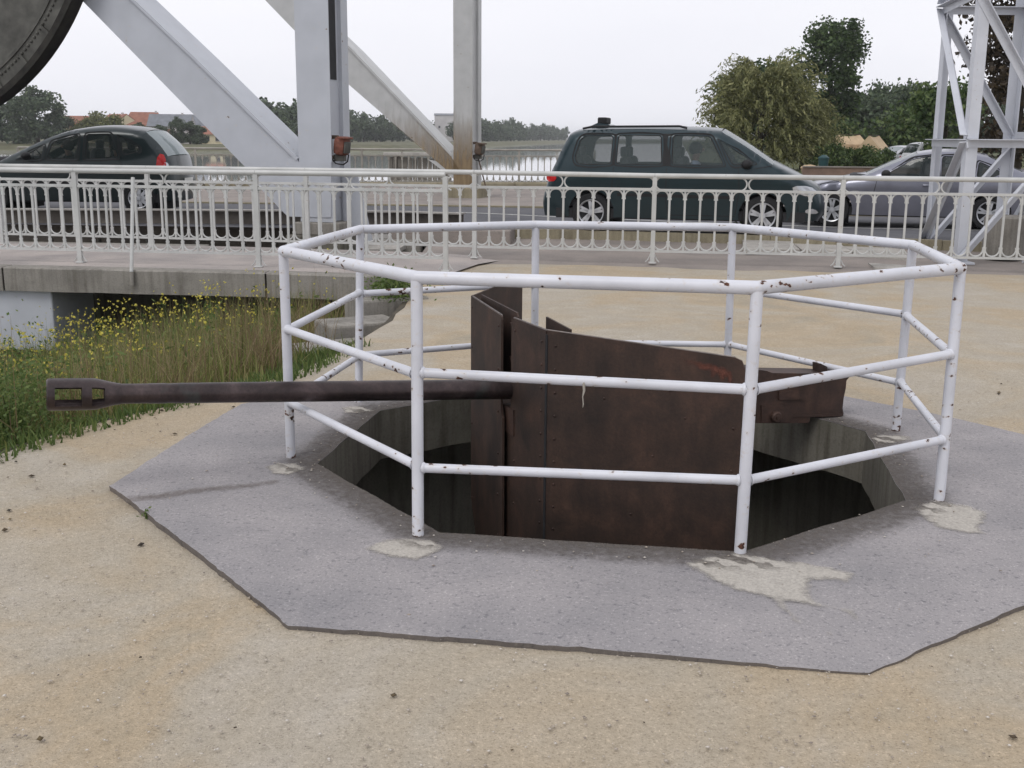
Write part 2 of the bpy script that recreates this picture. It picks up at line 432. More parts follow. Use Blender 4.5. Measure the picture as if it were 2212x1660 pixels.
# ================================================================== GROUND AND PIT
PIT = [(-.98, 5.522), (-.297, 4.509), (.93, 4.308), (1.813, 4.992), (2.01, 6.257), (1.36, 7.25), (.06, 7.38), (-.797, 6.669)]
PCX, PCY = .53, 5.95
def grow(poly, k): return [(PCX+(x-PCX)*k, PCY+(y-PCY)*k) for x, y in poly]
sand_edge = [(-5.6, -6), (-3.9, 1.5), (-3.05, 4.6), (-2.72, 5.82), (-2.41, 6.54), (-2.07, 7.02), (-1.80, 7.36), (-1.55, 7.98), (-1.31, 9.1), (-1.11, 10.4), (-1.07, 12.0), (-1.02, 13.12)]
sand_out = sand_edge + [(-1.15, 13.4), (-1.0, 15.0), (-.6, 15.5), (-.1, 15.42), (2, 15.12), (4.2, 14.83), (6.5, 14.68), (14, 13.9), (30, 10.5), (30, -6)]
sand_res = resample(sand_out, .35)
def sand_edge_jit(p):
    return (p[0]+.05*hash_noise(p[0], p[1], 3), p[1]+.04*hash_noise(p[1], p[0], 4))
sand_res = [sand_edge_jit(p) if p[0] < -.9 else p for p in sand_res]
def zsand(x, y):
    k = max(.25, min(1, (math.hypot(x-PCX, y-PCY)-2.9)/1.0)); return -.006+(.005*hash_noise(x, y, 1.1)+.003*hash_noise(x, y, 4.3))*k
pts = []
for i in range(5200):
    r = RNG.random(); y = 2.0+13*r*r; x = (RNG.random()-.5)*y*1.25+.3; pts.append((x, y))
g = sheet(sand_res, [resample(grow(PIT, 1.03), .25)], zsand, 1.1, pts)
struct('sandy_ground', g, M['sand'], 60)

# asphalt pad: real slab with a broken, slightly rough edge, cut by an old seam into two pieces
PAD = [(-1.909, 5.184), (-.762, 3.637), (1.02, 3.345), (1.14, 3.335), (1.85, 3.846), (2.78, 4.5), (3.05, 6.15), (2.174, 7.145), (1.95, 7.42), (.05, 7.66), (-1.15, 7.32), (-1.68, 6.86)]
pad_o = [(x+.004*hash_noise(x, y, 9)+.011*(RNG.random()-.5)*(RNG.random() < .35), y+.004*hash_noise(y, x, 9)+.011*(RNG.random()-.5)*(RNG.random() < .35)) for x, y in resample(PAD, .04)]
LIPO = grow(PIT, 1.075)
def zpad(x, y):
    e = min(1, max(0, (math.hypot(x-PCX, y-PCY)-2.2)/.45))
    lf = max(0, min(1, (.1-x)/1.2))
    return .036-(.0350-.012*lf)*e+.0025*hash_noise(x, y, 2.2)*(1-e)
PIN = [(x+.006*hash_noise(x, y, 14), y+.006*hash_noise(y, x, 14)) for x, y in resample(PIT, .12)]
v, t = cdt(pad_o, [PIN], .16)
g = G(); g.add([(p.x, p.y, zpad(p.x, p.y)) for p in v], t)
k = len(pad_o)
pad = struct('asphalt_pad', g, M['pad'], 35)
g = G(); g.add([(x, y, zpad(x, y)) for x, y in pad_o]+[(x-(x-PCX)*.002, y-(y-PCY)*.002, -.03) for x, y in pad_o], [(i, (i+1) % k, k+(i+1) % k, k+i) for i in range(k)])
struct('shade_toned_broken_edge', g, mat_asphalt('shade_toned_asphalt_edge', (.15, .135, .125), .5, 60), parent=pad)  # side faces coloured darker to paint in the shadow line along the rim
# concrete lip, undercut chamber and floor of the pit
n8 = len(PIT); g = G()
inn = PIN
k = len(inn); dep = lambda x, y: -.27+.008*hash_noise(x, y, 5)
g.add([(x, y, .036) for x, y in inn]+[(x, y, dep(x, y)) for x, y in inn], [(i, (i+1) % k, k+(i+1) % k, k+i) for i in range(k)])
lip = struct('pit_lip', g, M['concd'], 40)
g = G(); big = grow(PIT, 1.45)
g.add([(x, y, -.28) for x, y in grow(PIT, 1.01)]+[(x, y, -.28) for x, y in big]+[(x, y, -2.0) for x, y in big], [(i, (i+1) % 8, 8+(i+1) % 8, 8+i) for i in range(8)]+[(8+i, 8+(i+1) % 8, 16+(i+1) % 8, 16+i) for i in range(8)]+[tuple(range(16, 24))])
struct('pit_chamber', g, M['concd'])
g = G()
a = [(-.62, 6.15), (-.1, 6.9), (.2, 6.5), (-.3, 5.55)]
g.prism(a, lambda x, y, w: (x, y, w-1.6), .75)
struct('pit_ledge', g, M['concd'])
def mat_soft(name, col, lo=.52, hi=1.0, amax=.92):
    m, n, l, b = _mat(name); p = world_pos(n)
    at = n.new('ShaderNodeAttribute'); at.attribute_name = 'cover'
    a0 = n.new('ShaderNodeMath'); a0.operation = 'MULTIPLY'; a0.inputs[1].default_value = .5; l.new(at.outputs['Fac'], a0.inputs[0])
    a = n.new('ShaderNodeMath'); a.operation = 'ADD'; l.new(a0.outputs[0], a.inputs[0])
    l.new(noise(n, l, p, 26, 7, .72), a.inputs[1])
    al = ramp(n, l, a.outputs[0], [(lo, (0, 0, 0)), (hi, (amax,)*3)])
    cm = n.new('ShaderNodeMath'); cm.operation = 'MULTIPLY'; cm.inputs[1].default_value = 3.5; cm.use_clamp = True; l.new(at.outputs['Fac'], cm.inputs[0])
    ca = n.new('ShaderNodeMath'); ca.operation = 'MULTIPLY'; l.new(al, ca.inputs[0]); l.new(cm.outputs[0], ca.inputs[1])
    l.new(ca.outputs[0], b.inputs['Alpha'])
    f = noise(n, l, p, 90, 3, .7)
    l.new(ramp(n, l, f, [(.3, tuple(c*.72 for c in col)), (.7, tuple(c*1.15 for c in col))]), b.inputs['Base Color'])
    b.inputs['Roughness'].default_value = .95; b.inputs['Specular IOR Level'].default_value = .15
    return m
MORTAR_SOFT = mat_soft('feathered_mortar', (.47, .44, .395), .50, .92); SEAM_SOFT = mat_soft('feathered_sand', (.17, .14, .12), .50, .95, .6)
def seg_d2(p, poly):
    P = np.array(poly); D = np.roll(P, -1, 0)-P; L = (D**2).sum(1)+1e-12; w = np.array(p)-P; tt = np.clip((w*D).sum(1)/L, 0, 1)
    return math.sqrt(((w-D*tt[:, None])**2).sum(1).min())
def soft_patch(name, poly, zf, mat, parent, fall):
    v, t = cdt(poly, [], .014); g = G(); g.add([(p.x, p.y, zf(p.x, p.y)) for p in v], t)
    o = struct(name, g, mat, parent=parent, fix=False)
    P = np.array(poly); Q = np.roll(P, -1, 0); D = Q-P; L = (D**2).sum(1)+1e-12
    vals = []
    for p in v:
        w = np.array((p.x, p.y))-P; tt = np.clip((w*D).sum(1)/L, 0, 1); d = np.sqrt(((w-D*tt[:, None])**2).sum(1).min()); vals.append(min(1, d/fall))
    at = o.data.attributes.new('cover', 'FLOAT', 'POINT'); at.data.foreach_set('value', vals)
    return o
# mortar patches poured round the post feet, and the sandy seam across the pad
def z2(pts, ox, oy, s): return [(ox+x*s, oy+y*s) for x, y in pts]
patches = [
    z2([(800, 530), (900, 590), (1010, 640), (1140, 670), (1240, 750), (1300, 782), (1230, 710), (1210, 680), (1280, 690), (1400, 705), (1468, 742), (1487, 757), (1474, 702), (1330, 680), (1300, 640), (1310, 600), (1400, 600), (1450, 612), (1472, 573), (1380, 548), (1250, 525), (1130, 510), (1020, 492), (920, 500)], 1089, 951, .5076),
    z2([(1750, 290), (1830, 262), (1960, 280), (2055, 310), (2045, 350), (2020, 370), (2062, 397), (1950, 388), (1850, 370), (1790, 330)], 1089, 951, .5076),
    z2([(1556, 466), (1640, 425), (1720, 418), (1850, 428), (1872, 460), (1830, 490), (1770, 510), (1690, 500), (1630, 485)], 0, 951, .508),
    z2([(1128, 112), (1180, 95), (1262, 100), (1295, 122), (1230, 147), (1160, 141)], 0, 951, .508),
    z2([(1370, 795), (1392, 792), (1415, 805), (1402, 818), (1378, 812)], 1089, 951, .5076),
    z2([(565, 1470), (640, 1455), (770, 1460), (860, 1490), (800, 1520), (690, 1515), (600, 1520)], 605, 536, .2345),
    z2([(700, 1005), (740, 990), (860, 995), (880, 1012), (800, 1030), (720, 1026)], 1556, 475.4, .4686)]
for q in patches:
    w = [on_z(u, v_, .04) for u, v_ in q]; poly = [(p.x, p.y) for p in w]
    cx_, cy_ = sum(p[0] for p in poly)/len(poly), sum(p[1] for p in poly)/len(poly)
    poly = [(cx_+(x-cx_)*1.12, cy_+(y-cy_)*1.12) for x, y in poly]
    rs = resample(poly, .025); rs = [(x+.010*hash_noise(x, y, 31)+.006*hash_noise(y, x, 70), y+.010*hash_noise(y, x, 33)) for x, y in rs]
    soft_patch('mortar_patch', rs, lambda x, y: zpad(x, y)+.0035+.0005*hash_noise(x, y, 20), MORTAR_SOFT, pad, .045)
sp = [on_z(u, v_, .04) for u, v_ in z2([(470, 223), (700, 212), (860, 195), (1050, 180), (1200, 158), (1215, 180), (1050, 211), (860, 228), (700, 248), (500, 257)], 0, 951, .508)]
soft_patch('sand_seam', resample([(p.x, p.y) for p in sp], .04), lambda x, y: zpad(x, y)+.003, SEAM_SOFT, pad, .10)
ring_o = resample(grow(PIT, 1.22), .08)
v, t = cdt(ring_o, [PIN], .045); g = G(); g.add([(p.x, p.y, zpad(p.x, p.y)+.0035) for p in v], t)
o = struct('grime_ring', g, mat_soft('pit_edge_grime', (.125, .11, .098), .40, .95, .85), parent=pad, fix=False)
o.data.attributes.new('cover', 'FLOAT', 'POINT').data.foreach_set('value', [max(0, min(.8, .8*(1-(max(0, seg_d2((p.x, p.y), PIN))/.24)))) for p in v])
# loose grit and small stones: thousands, one object
def stones(name, n, area, size, mat):
    base = np.array([(1, 0, 0), (-1, 0, 0), (0, 1, 0), (0, -1, 0), (0, 0, 1), (0, 0, -.6)], float)
    tri = np.array([(0, 2, 4), (2, 1, 4), (1, 3, 4), (3, 0, 4), (2, 0, 5), (1, 2, 5), (3, 1, 5), (0, 3, 5)])
    V = []; Q = []
    for i in range(n):
        x, y, z = area()
        s = size*(.4+RNG.random()**3*2.2); sc = np.array([s*(.7+RNG.random()*.7), s*(.7+RNG.random()*.7), s*(.35+RNG.random()*.35)])
        a = RNG.random()*6.28; c_, s_ = math.cos(a), math.sin(a)
        p = base*sc*(1+.25*(RNG.random((6, 3))-.5)); p = np.c_[p[:, 0]*c_-p[:, 1]*s_, p[:, 0]*s_+p[:, 1]*c_, p[:, 2]]+np.array([x, y, z])
        Q.append(tri+len(V)*6); V.append(p)
    o = link(name, np_mesh(name, np.concatenate(V), np.concatenate(Q), mat))
    return o
mg, nn, ll, bb = _mat('grit_stone')
gg = nn.new('ShaderNodeNewGeometry')
ll.new(ramp(nn, ll, gg.outputs['Random Per Island'], [(.0, (.20, .17, .15)), (.15, (.33, .28, .23)), (.6, (.44, .39, .33)), (1, (.58, .54, .49))]), bb.inputs['Base Color']); bb.inputs['Roughness'].default_value = .9
def sand_area():
    while True:
        y = 1.7+6.5*RNG.random()**1.6; x = (RNG.random()-.5)*y*1.05+.05
        if inside((x, y), PAD): continue
        if inside((x, y), sand_res): return x, y, .003
def pad_area():
    while True:
        y = 3.3+4.4*RNG.random(); x = -2+5.2*RNG.random()
        if inside((x, y), PAD) and not inside((x, y), PIT):
            if inside((x, y), grow(PIT, 1.16)) or RNG.random() < .12: return x, y, .042
tag(stones('loose_gravel', 9000, sand_area, .0026, mg), 'loose pale grit lying on the sandy ground', 'gravel', kind='stuff')
tag(stones('pad_grit', 900, pad_area, .0026, mg), 'scattered pale grit on the grey asphalt pad', 'gravel', kind='stuff')

dm, dn, dl_, db_ = _mat('dark_debris'); dg_ = dn.new('ShaderNodeNewGeometry')
dl_.new(ramp(dn, dl_, dg_.outputs['Random Per Island'], [(0, (.02, .018, .016)), (.5, (.07, .05, .03)), (1, (.20, .15, .07))]), db_.inputs['Base Color']); db_.inputs['Roughness'].default_value = .9
def debris_area():
    while True:
        if RNG.random() < .45: x, y, z = sand_area()
        else:
            y = 4.6+3.2*RNG.random(); x = lerp_line2(sand_edge, y)+.05+.9*RNG.random()**1.5; z = .003
        if inside((x, y), sand_res) and not inside((x, y), PAD): return x, y, z
def lerp_line2(line, y):
    for (x0, y0), (x1, y1) in zip(line, line[1:]):
        if y0 <= y <= y1: return x0+(x1-x0)*(y-y0)/(y1-y0)
    return line[-1][0]
tag(stones('ground_debris', 170, debris_area, .0062, dm), 'dark bits of bark and dry leaf on the sandy ground', 'debris', kind='stuff')

# ================================================================== GUARD RAILING ROUND THE PIT
pb = [(-1.134, 5.638), (-.385, 4.478), (.917, 4.304), (1.966, 4.999), (2.189, 6.283), (1.42, 7.36), (.15, 7.47), (-.956, 6.911)]
ptp = [(-1.125, 5.582), (-.386, 4.552), (.931, 4.311), (1.986, 5.043), (2.161, 6.172), (1.406, 7.332), (.146, 7.442), (-.93, 6.957)]
Pb = [Vector((x, y, .03)) for x, y in pb]; Pt = [Vector((x, y, 1.1)) for x, y in ptp]
gr = thing('guard_railing', 'chipped white eight sided tube guard railing around the gun pit', 'railing', (PCX, PCY, .03))
for i in range(8):
    j = (i+1) % 8
    part(gr, 'post', G().tube(Pb[i], Pt[i]-Vector((0, 0, .004)), .0245, 16), M['rail'], 50)
    g = G().tube(Pt[i], Pt[j], .027, 18); g.ball(Pt[i], .0272, 18, 12); part(gr, 'top_rail', g, M['rail'], 60)
    for zz, r in ((.71, .0205), (.33, .0195)):
        dz = .008*math.sin(i*2.1+zz*9); A = Pb[i].lerp(Pt[i], (zz+dz-.03)/1.07); B = Pb[j].lerp(Pt[j], (zz-dz-.03)/1.07)
        part(gr, 'middle_rail' if zz > .5 else 'lower_rail', G().tube(A, B, r, 14), M['rail'], 50)
        # weld collars
        d = (B-A).normalized()
        for q, sgn in ((A, 1), (B, -1)): part(gr, 'weld_bead', G().lathe([(.020, r*1.22), (.027, r*1.25), (.033, r*1.02)], q, d*sgn, 14), M['rail'], 60)
dr = at_y(1261, 828, 4.40)
g = G().path([dr+Vector((0, 0, .004)), dr+Vector((.002, 0, -.03)), dr+Vector((-.003, 0, -.055)), dr+Vector((0, 0, -.085)), dr+Vector((-.002, 0, -.10))], [.007, .005, .0022, .0022, .0006], 7)
part(gr, 'dried_drip', g, M['mortar'], 60)

# ================================================================== GUN IN THE PIT
slot = at_y(1097, 841, 5.8); muz = at_y(100, 853, 4.965)
AX = (muz-slot).normalized(); BL = (muz-slot).length
HN = Vector((AX.y, -AX.x, 0)).normalized()          # horizontal, square to the barrel
if HN.y > 0: HN = -HN
gun = thing('anti_tank_gun', 'rusty brown gun with long barrel and riveted shield standing in the pit', 'gun', (slot.x+.55, slot.y+.22, -2.0))
prof = [(-1.5, 0), (-1.5, .062), (-.1, .060), (-.1, .0525), (.05, .0525), (BL*.45, .0505), (BL*.74, .0478), (BL-.52, .0455), (BL-.515, .0475), (BL-.44, .0475), (BL-.435, .046), (BL-.30, .0465), (BL-.30, 0)]
part(gun, 'barrel', G().lathe(prof, slot, AX, 32), M['barrel'], 40)
# muzzle brake: a hollow shell with two ports on each side
st = [(BL-.315, .048), (BL-.29, .052), (BL-.272, .056), (BL-.245, .0625), (BL-.222, .068), (BL-.208, .0715), (BL-.19, .0725), (BL-.165, .0730), (BL-.148, .0730), (BL-.035, .0730), (BL-.018, .073), (BL-.006, .071), (BL, .064)]
NA = 40; up = AX.cross(HN).normalized()
if up.z < 0: up = -up
def filled(i, j):
    t0 = (st[i][0]+st[i+1][0])/2-BL; a = (360*(j+.5)/NA) % 360
    side = min(abs(((a+180) % 360)-180), abs(((a) % 360)-180)) < 34
    port = (-.148 < t0 < -.035) or (-.245 < t0 < -.190)
    return not (side and port)
g = G(); NS = len(st)-1
def bp(i, j, k):
    t, r = st[i]; r = r if k == 0 else max(.034, r-.015); a = 2*PI*j/NA
    return slot+AX*t+HN*(r*math.cos(a))+up*(r*math.sin(a))
idx = {}
def vi(i, j, k):
    j %= NA
    if (i, j, k) not in idx: idx[(i, j, k)] = len(g.v); g.v.append(tuple(bp(i, j, k)))
    return idx[(i, j, k)]
for i in range(NS):
    for j in range(NA):
        if not filled(i, j): continue
        g.f.append((vi(i, j, 0), vi(i+1, j, 0), vi(i+1, j+1, 0), vi(i, j+1, 0)))
        g.f.append((vi(i, j+1, 1), vi(i+1, j+1, 1), vi(i+1, j, 1), vi(i, j, 1)))
        if i == 0 or not filled(i-1, j): g.f.append((vi(i, j, 0), vi(i, j+1, 0), vi(i, j+1, 1), vi(i, j, 1)))
        if i == NS-1 or not filled(i+1, j): g.f.append((vi(i+1, j, 0), vi(i+1, j, 1), vi(i+1, j+1, 1), vi(i+1, j+1, 0)))
        if not filled(i, (j-1) % NA): g.f.append((vi(i, j, 0), vi(i, j, 1), vi(i+1, j, 1), vi(i+1, j, 0)))
        if not filled(i, (j+1) % NA): g.f.append((vi(i, j+1, 0), vi(i+1, j+1, 0), vi(i+1, j+1, 1), vi(i, j+1, 1)))
part(gun, 'muzzle_brake', g, M['barrel'], 35)
# shield: two front plates with the slot between them, two swept side plates, an inner layer
ZT = .75
FC, NC = Vector((-.231, 6.57, 0)), Vector((.172, 5.385, 0)); SF, SN = Vector((-.047, 5.832, 0)), Vector((.006, 5.782, 0))
def plate(name, A, B, poly, th=.012, mat=M['shield'], side=1):
    d = (B-A).normalized(); nrm = Vector((d.y, -d.x, 0))*side
    return part(gun, name, G().prism(poly, lambda s_, z_, w: A+d*s_+Vector((0, 0, z_))+nrm*w, th), mat)
L1 = (SF-FC).length; L2 = (NC-SN).length
slot_curve = [(L1, .30), (L1+.006, .25), (L1+.02, .222), (L1+.036, .215)]
plate('front_plate', FC, SF, [(.012, ZT), (L1-.02, ZT), (L1-.004, ZT-.006), (L1, ZT-.02)]+slot_curve+[(L1+.05, -1.0), (.38, -1.0), (0, -.47), (0, ZT-.015)])
plate('front_plate', SN, NC, [(.0, .30), (.0, ZT-.012), (.012, ZT), (L2, ZT), (L2, -1.0), (-.05, -1.0), (-.05, .21), (-.033, .215), (-.02, .222), (-.006, .25)])
WE = NC+Vector((math.cos(R(-26)), math.sin(R(-26)), 0))*.965; LW = .965
zt2 = at_y(1606, 776, WE.y).z
plate('side_plate', NC, WE, [(0, ZT+.002), (LW*.5, ZT+(zt2-ZT)*.5), (LW-.05, zt2+.004), (LW-.018, zt2-.008), (LW, zt2-.045), (LW, -1.0), (0, -1.0)])
WF = FC+Vector((math.cos(R(69)), math.sin(R(69)), 0))*.82
plate('side_plate', FC, WF, [(0, ZT+.002), (.82, ZT+.03), (.82, .06), (0, -.4)], side=-1)
bk = -AX; bk = Vector((bk.x, bk.y, 0)).normalized()*.085
plate('inner_plate', FC+bk*.6, SF+bk, [(.03, ZT+.012), (L1-.01, ZT+.012), (L1+.01, ZT-.01), (L1+.01, .3), (.03, .3)], .010)
plate('inner_plate', SN+bk*1.6+Vector((.05, -.02, 0)), NC+bk*1.5, [(.0, ZT-.0), (L2*.9, ZT-.004), (L2*.9, .3), (.0, .3)], .010)
plate('slot_backing', SF-(SF-FC).normalized()*.08+bk*.35, SN+(NC-SN).normalized()*.08+bk*.35, [(0, -1.0), (.24, -1.0), (.24, .20), (0, .20)], .01)
for zz in (.70, .52): part(gun, 'slot_bar', G().box((SF+SN)*.5+bk*.5+Vector((0, 0, zz)), (.10, .03, .02), math.atan2(AX.y, AX.x)+PI/2), M['gun'])
# worn bright strips along the plate tops and the bare orange patch at the end of the side plate
def strip(A, B, z0, z1): part(gun, 'worn_edge', G().tube(A+Vector((0, 0, z0)), B+Vector((0, 0, z1)), .0035, 6), M['edge'])
strip(FC, SF-(SF-FC).normalized()*.02, ZT, ZT); strip(SN+(NC-SN).normalized()*.01, NC, ZT, ZT); strip(NC, WE-(WE-NC).normalized()*.05, ZT+.002, zt2+.004)
dW = (WE-NC).normalized(); nW = Vector((dW.y, -dW.x, 0))
rp = [(.60, .722), (.68, .712), (.78, .700), (.86, .690), (.905, .672), (.918, .64), (.915, .60), (.895, .595), (.882, .632), (.86, .60), (.842, .640), (.81, .618), (.80, .655), (.765, .648), (.74, .672), (.70, .668), (.67, .690), (.63, .70)]
rp = [(s_+.006*hash_noise(s_*20, z_*20, 3), z_-.015+.006*hash_noise(z_*30, s_*30, 3)) for s_, z_ in resample(rp, .012)]
rv, rt_ = cdt(rp, [], .012); g = G(); g.add([NC+dW*p.x+Vector((0, 0, p.y-.012))+nW*.0135 for p in rv], rt_)
o = part(gun, 'bare_rust_patch', g, mat_soft('bare_red_rust', (.19, .075, .055), .48, .90, .7), fix=False)
o.data.attributes.new('cover', 'FLOAT', 'POINT').data.foreach_set('value', [min(1, seg_d2((p.x, p.y), rp)/.03)*max(0, min(1, (p.x-.58)/.25)) for p in rv])
g = G()
def rivet(A, B, s_, z_, r=.0068, off=.0125):
    d = (B-A).normalized(); nrm = Vector((d.y, -d.x, 0)); g.ball(A+d*s_+Vector((0, 0, z_))+nrm*off, r, 8, 5)
for k in range(11):
    z_ = ZT-.06-k*.115
    rivet(SN, NC, L2-.045, z_); rivet(NC, WE, .045, z_-.01)
    if k % 2 == 0: rivet(SN, NC, .05, z_, .007); rivet(FC, SF, L1-.05, z_, .007); rivet(FC, SF, .04, z_, .007)
    if k < 3: rivet(NC, WE, LW-.04, zt2-.12-k*.2, .007)
for s_, z_ in ((.3, .45), (.55, .2), (.7, .4), (.45, -.1), (.62, .52)): rivet(NC, WE, s_, z_, .006)
part(gun, 'rivets', g, M['gun'], 60, kind='stuff')
part(gun, 'seam_strip', G().box(NC+Vector((0, 0, -.12))+nW*.008, (.012, .016, 1.70), R(-45)), M['dark'])
# breech and recoil guard behind the shield
pn = HN.copy()
def bpx(pts, ox=1556, oy=760.7, s=.1563): return [on_plane(ox+x*s, oy+y*s, slot, pn) for x, y in pts]
def slab(name, pts, half, mat, smooth=None, shift=0):
    shift = shift-.085
    w = bpx(pts); k = len(w); a = [p+pn*(shift-half) for p in w]; b_ = [p+pn*(shift+half) for p in w]
    g = G().add(a+b_, [tuple(range(k)), tuple(reversed(range(k, 2*k)))]+[(i, k+i, k+(i+1) % k, (i+1) % k) for i in range(k)])
    return part(gun, name, g, mat, smooth)
slab('recoil_guard', [(-900, 300), (300, 260), (560, 250), (640, 262), (720, 292), (1400, 300), (1720, 320), (1775, 330), (1782, 350), (1745, 395), (1735, 500), (1705, 640), (1690, 780), (1704, 850), (1690, 880), (1640, 892), (1240, 905), (1240, 945), (1215, 980), (930, 985), (560, 985), (-900, 960)], .085, M['gun'])
slab('guard_rib', [(560, 740), (860, 740), (940, 800), (1000, 850), (1640, 845), (1690, 855), (1690, 878), (1640, 888), (1000, 895), (930, 960), (880, 975), (560, 975)], .092, M['gun'], shift=.0)
slab('latch_block', [(800, 540), (1150, 530), (1150, 650), (800, 660)], .096, M['gun'])
slab('sight_lug', [(1440, 185), (1470, 185), (1560, 230), (1560, 320), (1440, 320)], .03, M['gun'])
rc = bpx([(750, 890)])[0]
rc = rc-pn*.085
part(gun, 'roller', G().lathe([(0, 0), (0, .030), (.012, .034), (.11, .034), (.118, .026), (.118, .012), (.124, .012), (.124, 0)], rc, pn, 20), M['gun'], 40)
base = slot-AX*.95
part(gun, 'cradle', G().box(slot-AX*.55+Vector((0, 0, -.13)), (1.1, .16, .14), math.atan2(AX.y, AX.x)), M['gun'])
part(gun, 'pedestal', G().lathe([(0, .34), (.06, .34), (.08, .2), (1.2, .15), (1.5, .13), (2.15, .12)], (base.x+.2, base.y, -2.0), (0, 0, 1), 24), M['gun'], 40)

# ================================================================== WALKWAY, PAVEMENT, ROAD
wf = [(-15, 15.0), (-6.26, 13.86), (-4.63, 13.70), (-2.78, 13.42), (-1.02, 13.06)]
wb = [(-.46, 15.0), (-.05, 15.75), (-.8, 16.02), (-3.72, 16.75), (-7.53, 17.2), (-15, 18.1)]
def zdeck(x, y):
    k = max(0, min(1, (-1.02+(y-13.06)*.36-x)/1.1)); return .014+.041*k+.003*k*hash_noise(x, y, .8)
walk = struct('walkway', sheet(resample(wf+wb, .5), [], zdeck, .8), M['deckm'], 60)
# concrete edge beam in separate lengths with open joints
def lerp_line(line, x):
    for (x0, y0), (x1, y1) in zip(line, line[1:]):
        if x0 <= x <= x1: return y0+(y1-y0)*(x-x0)/(x1-x0)
    return line[-1][1]
jx = [-12.6, -9.45, -6.23, -2.93, -1.02]
for a, b_ in zip(jx, jx[1:]):
    a2, b2 = a+.012, b_-.012; ya, yb = lerp_line(wf, a2), lerp_line(wf, b2); n = 8; g = G(); vs = []
    for i in range(n+1):
        x = a2+(b2-a2)*i/n; y = ya+(yb-ya)*i/n; j = .004*hash_noise(x, i, 3)
        vs += [(x, y+.30, .062), (x, y+.012, .066+j), (x, y-.006, .050+j), (x, y+j, -.225+j), (x, y+.30, -.225)]
    fs = [(i*5+k, (i+1)*5+k, (i+1)*5+(k+1) % 5, i*5+(k+1) % 5) for i in range(n) for k in range(5)]+[(0, 1, 2, 3, 4), tuple(n*5+k for k in (4, 3, 2, 1, 0))]
    g.add(vs, fs); struct('edge_beam', g, M['conc'], 30, parent=walk)
g = G().add([(-1.02, 13.3, .05), (-1.02, 13.3, -.22), (-.46, 15, -.22), (-.46, 15, .05)], [(0, 1, 2, 3)]); 
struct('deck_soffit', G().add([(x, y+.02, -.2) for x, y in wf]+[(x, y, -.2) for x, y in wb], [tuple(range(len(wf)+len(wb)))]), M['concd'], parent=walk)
# abutment behind and pier below the deck
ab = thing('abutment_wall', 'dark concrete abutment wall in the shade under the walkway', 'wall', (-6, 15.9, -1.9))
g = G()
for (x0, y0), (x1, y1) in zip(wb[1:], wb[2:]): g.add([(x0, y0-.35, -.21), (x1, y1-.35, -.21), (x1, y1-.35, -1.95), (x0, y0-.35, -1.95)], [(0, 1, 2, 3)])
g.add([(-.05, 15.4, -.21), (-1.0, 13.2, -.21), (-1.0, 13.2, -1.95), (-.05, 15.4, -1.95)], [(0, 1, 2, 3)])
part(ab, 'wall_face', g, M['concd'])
part(ab, 'footing', G().box((-5, 15.5, -1.75), (8, .5, .4)), M['concd'])
pr = thing('walkway_pier', 'pale grey painted box pier carrying the walkway edge', 'pier', (-6.7, 14.6, -1.9))
part(pr, 'crosshead', G().bbox((-6.75, 14.55, -.60), (2.3, 1.1, .76), .02, R(-6)), M['steel'])
part(pr, 'stem', G().box((-7.2, 14.8, -1.45), (1.0, .7, 1.0), R(-6)), M['concd'])
# pavement between railing and road; road surface; kerb; centre line
near_edge = [(-.6, 18.5), (.2, 18.5), (1.4, 18.4), (4, 17.75), (6.4, 17.05), (12, 15.2), (30, 8.6)]
far_edge = [(-16, 26.4), (-8, 25.3), (0, 24.5), (8, 23.6), (14, 22.2), (32, 15.6)]
def zroad(x, y):
    return .20-.075*max(0, min(1, x/6))*max(0, min(1, (y-18)/2.5))
def zpave(x, y):
    ne = lerp_line([(-40, 22)]+near_edge, max(-39, min(29.9, x))); d = max(0, min(1, (y-14.9)/max(.5, ne-14.9)))
    yr = 15.35-.11*x if x < 6 else 14.7-.16*(x-6)
    return -.025+.04*max(0, min(1, (y-yr+.28)/.28))+.055*d
pv = [(-1.25, 14.2), (-.6, 14.35), (0, 14.7), (2, 14.6), (4.2, 14.3), (6.5, 14.15), (14, 13.3), (30, 7.6)]+[(x-.0, y-.12) for x, y in reversed(near_edge)]+[(-1.3, 18.3), (-1.3, 15.8)]
struct('pavement', sheet(resample(pv, .6), [], zpave, .7), M['walk'], 60)
rd = [(-40, 22.4), (-16, 19.8), (-9.5, 18.95), (-7, 18.75), (-2, 18.45)]+near_edge+list(reversed(far_edge))+[(-40, 29)]
road = struct('road', sheet(resample(rd, .8), [], zroad, 1.0), M['road'], 60)
kl = resample(near_edge, .9, False)
for i in range(len(kl)-1):
    (x0, y0), (x1, y1) = kl[i], kl[i+1]; d = Vector((x1-x0, y1-y0, 0)); L = d.length; d.normalize(); nn_ = Vector((-d.y, d.x, 0))
    g = G(); a = Vector((x0, y0, 0))+d*.006; b_ = Vector((x1, y1, 0))-d*.006
    z0, z1 = zroad(x0, y0)+.012+.006*math.sin(i*1.7), zroad(x1, y1)+.012+.006*math.sin(i*1.7+.6)
    q = [a-nn_*.14, b_-nn_*.14, b_+nn_*.01, a+nn_*.01]
    g.add([(p.x, p.y, -.05) for p in q]+[(p.x, p.y, z) for p, z in zip(q, (z0, z1, z1, z0))], [(3, 2, 1, 0), (4, 5, 6, 7), (0, 1, 5, 4), (1, 2, 6, 5), (2, 3, 7, 6), (3, 0, 4, 7)])
    struct('kerb_stone', g, M['kerb'], parent=road)
cl = [on_z(u, v_, .17) for u, v_ in ((985, 463), (1060, 465.5), (1188, 471), (1330, 475), (1500, 480), (1870, 489.5), (2212, 497))]
cl = [(p.x, p.y) for p in cl]; w_ = .055
g = G()
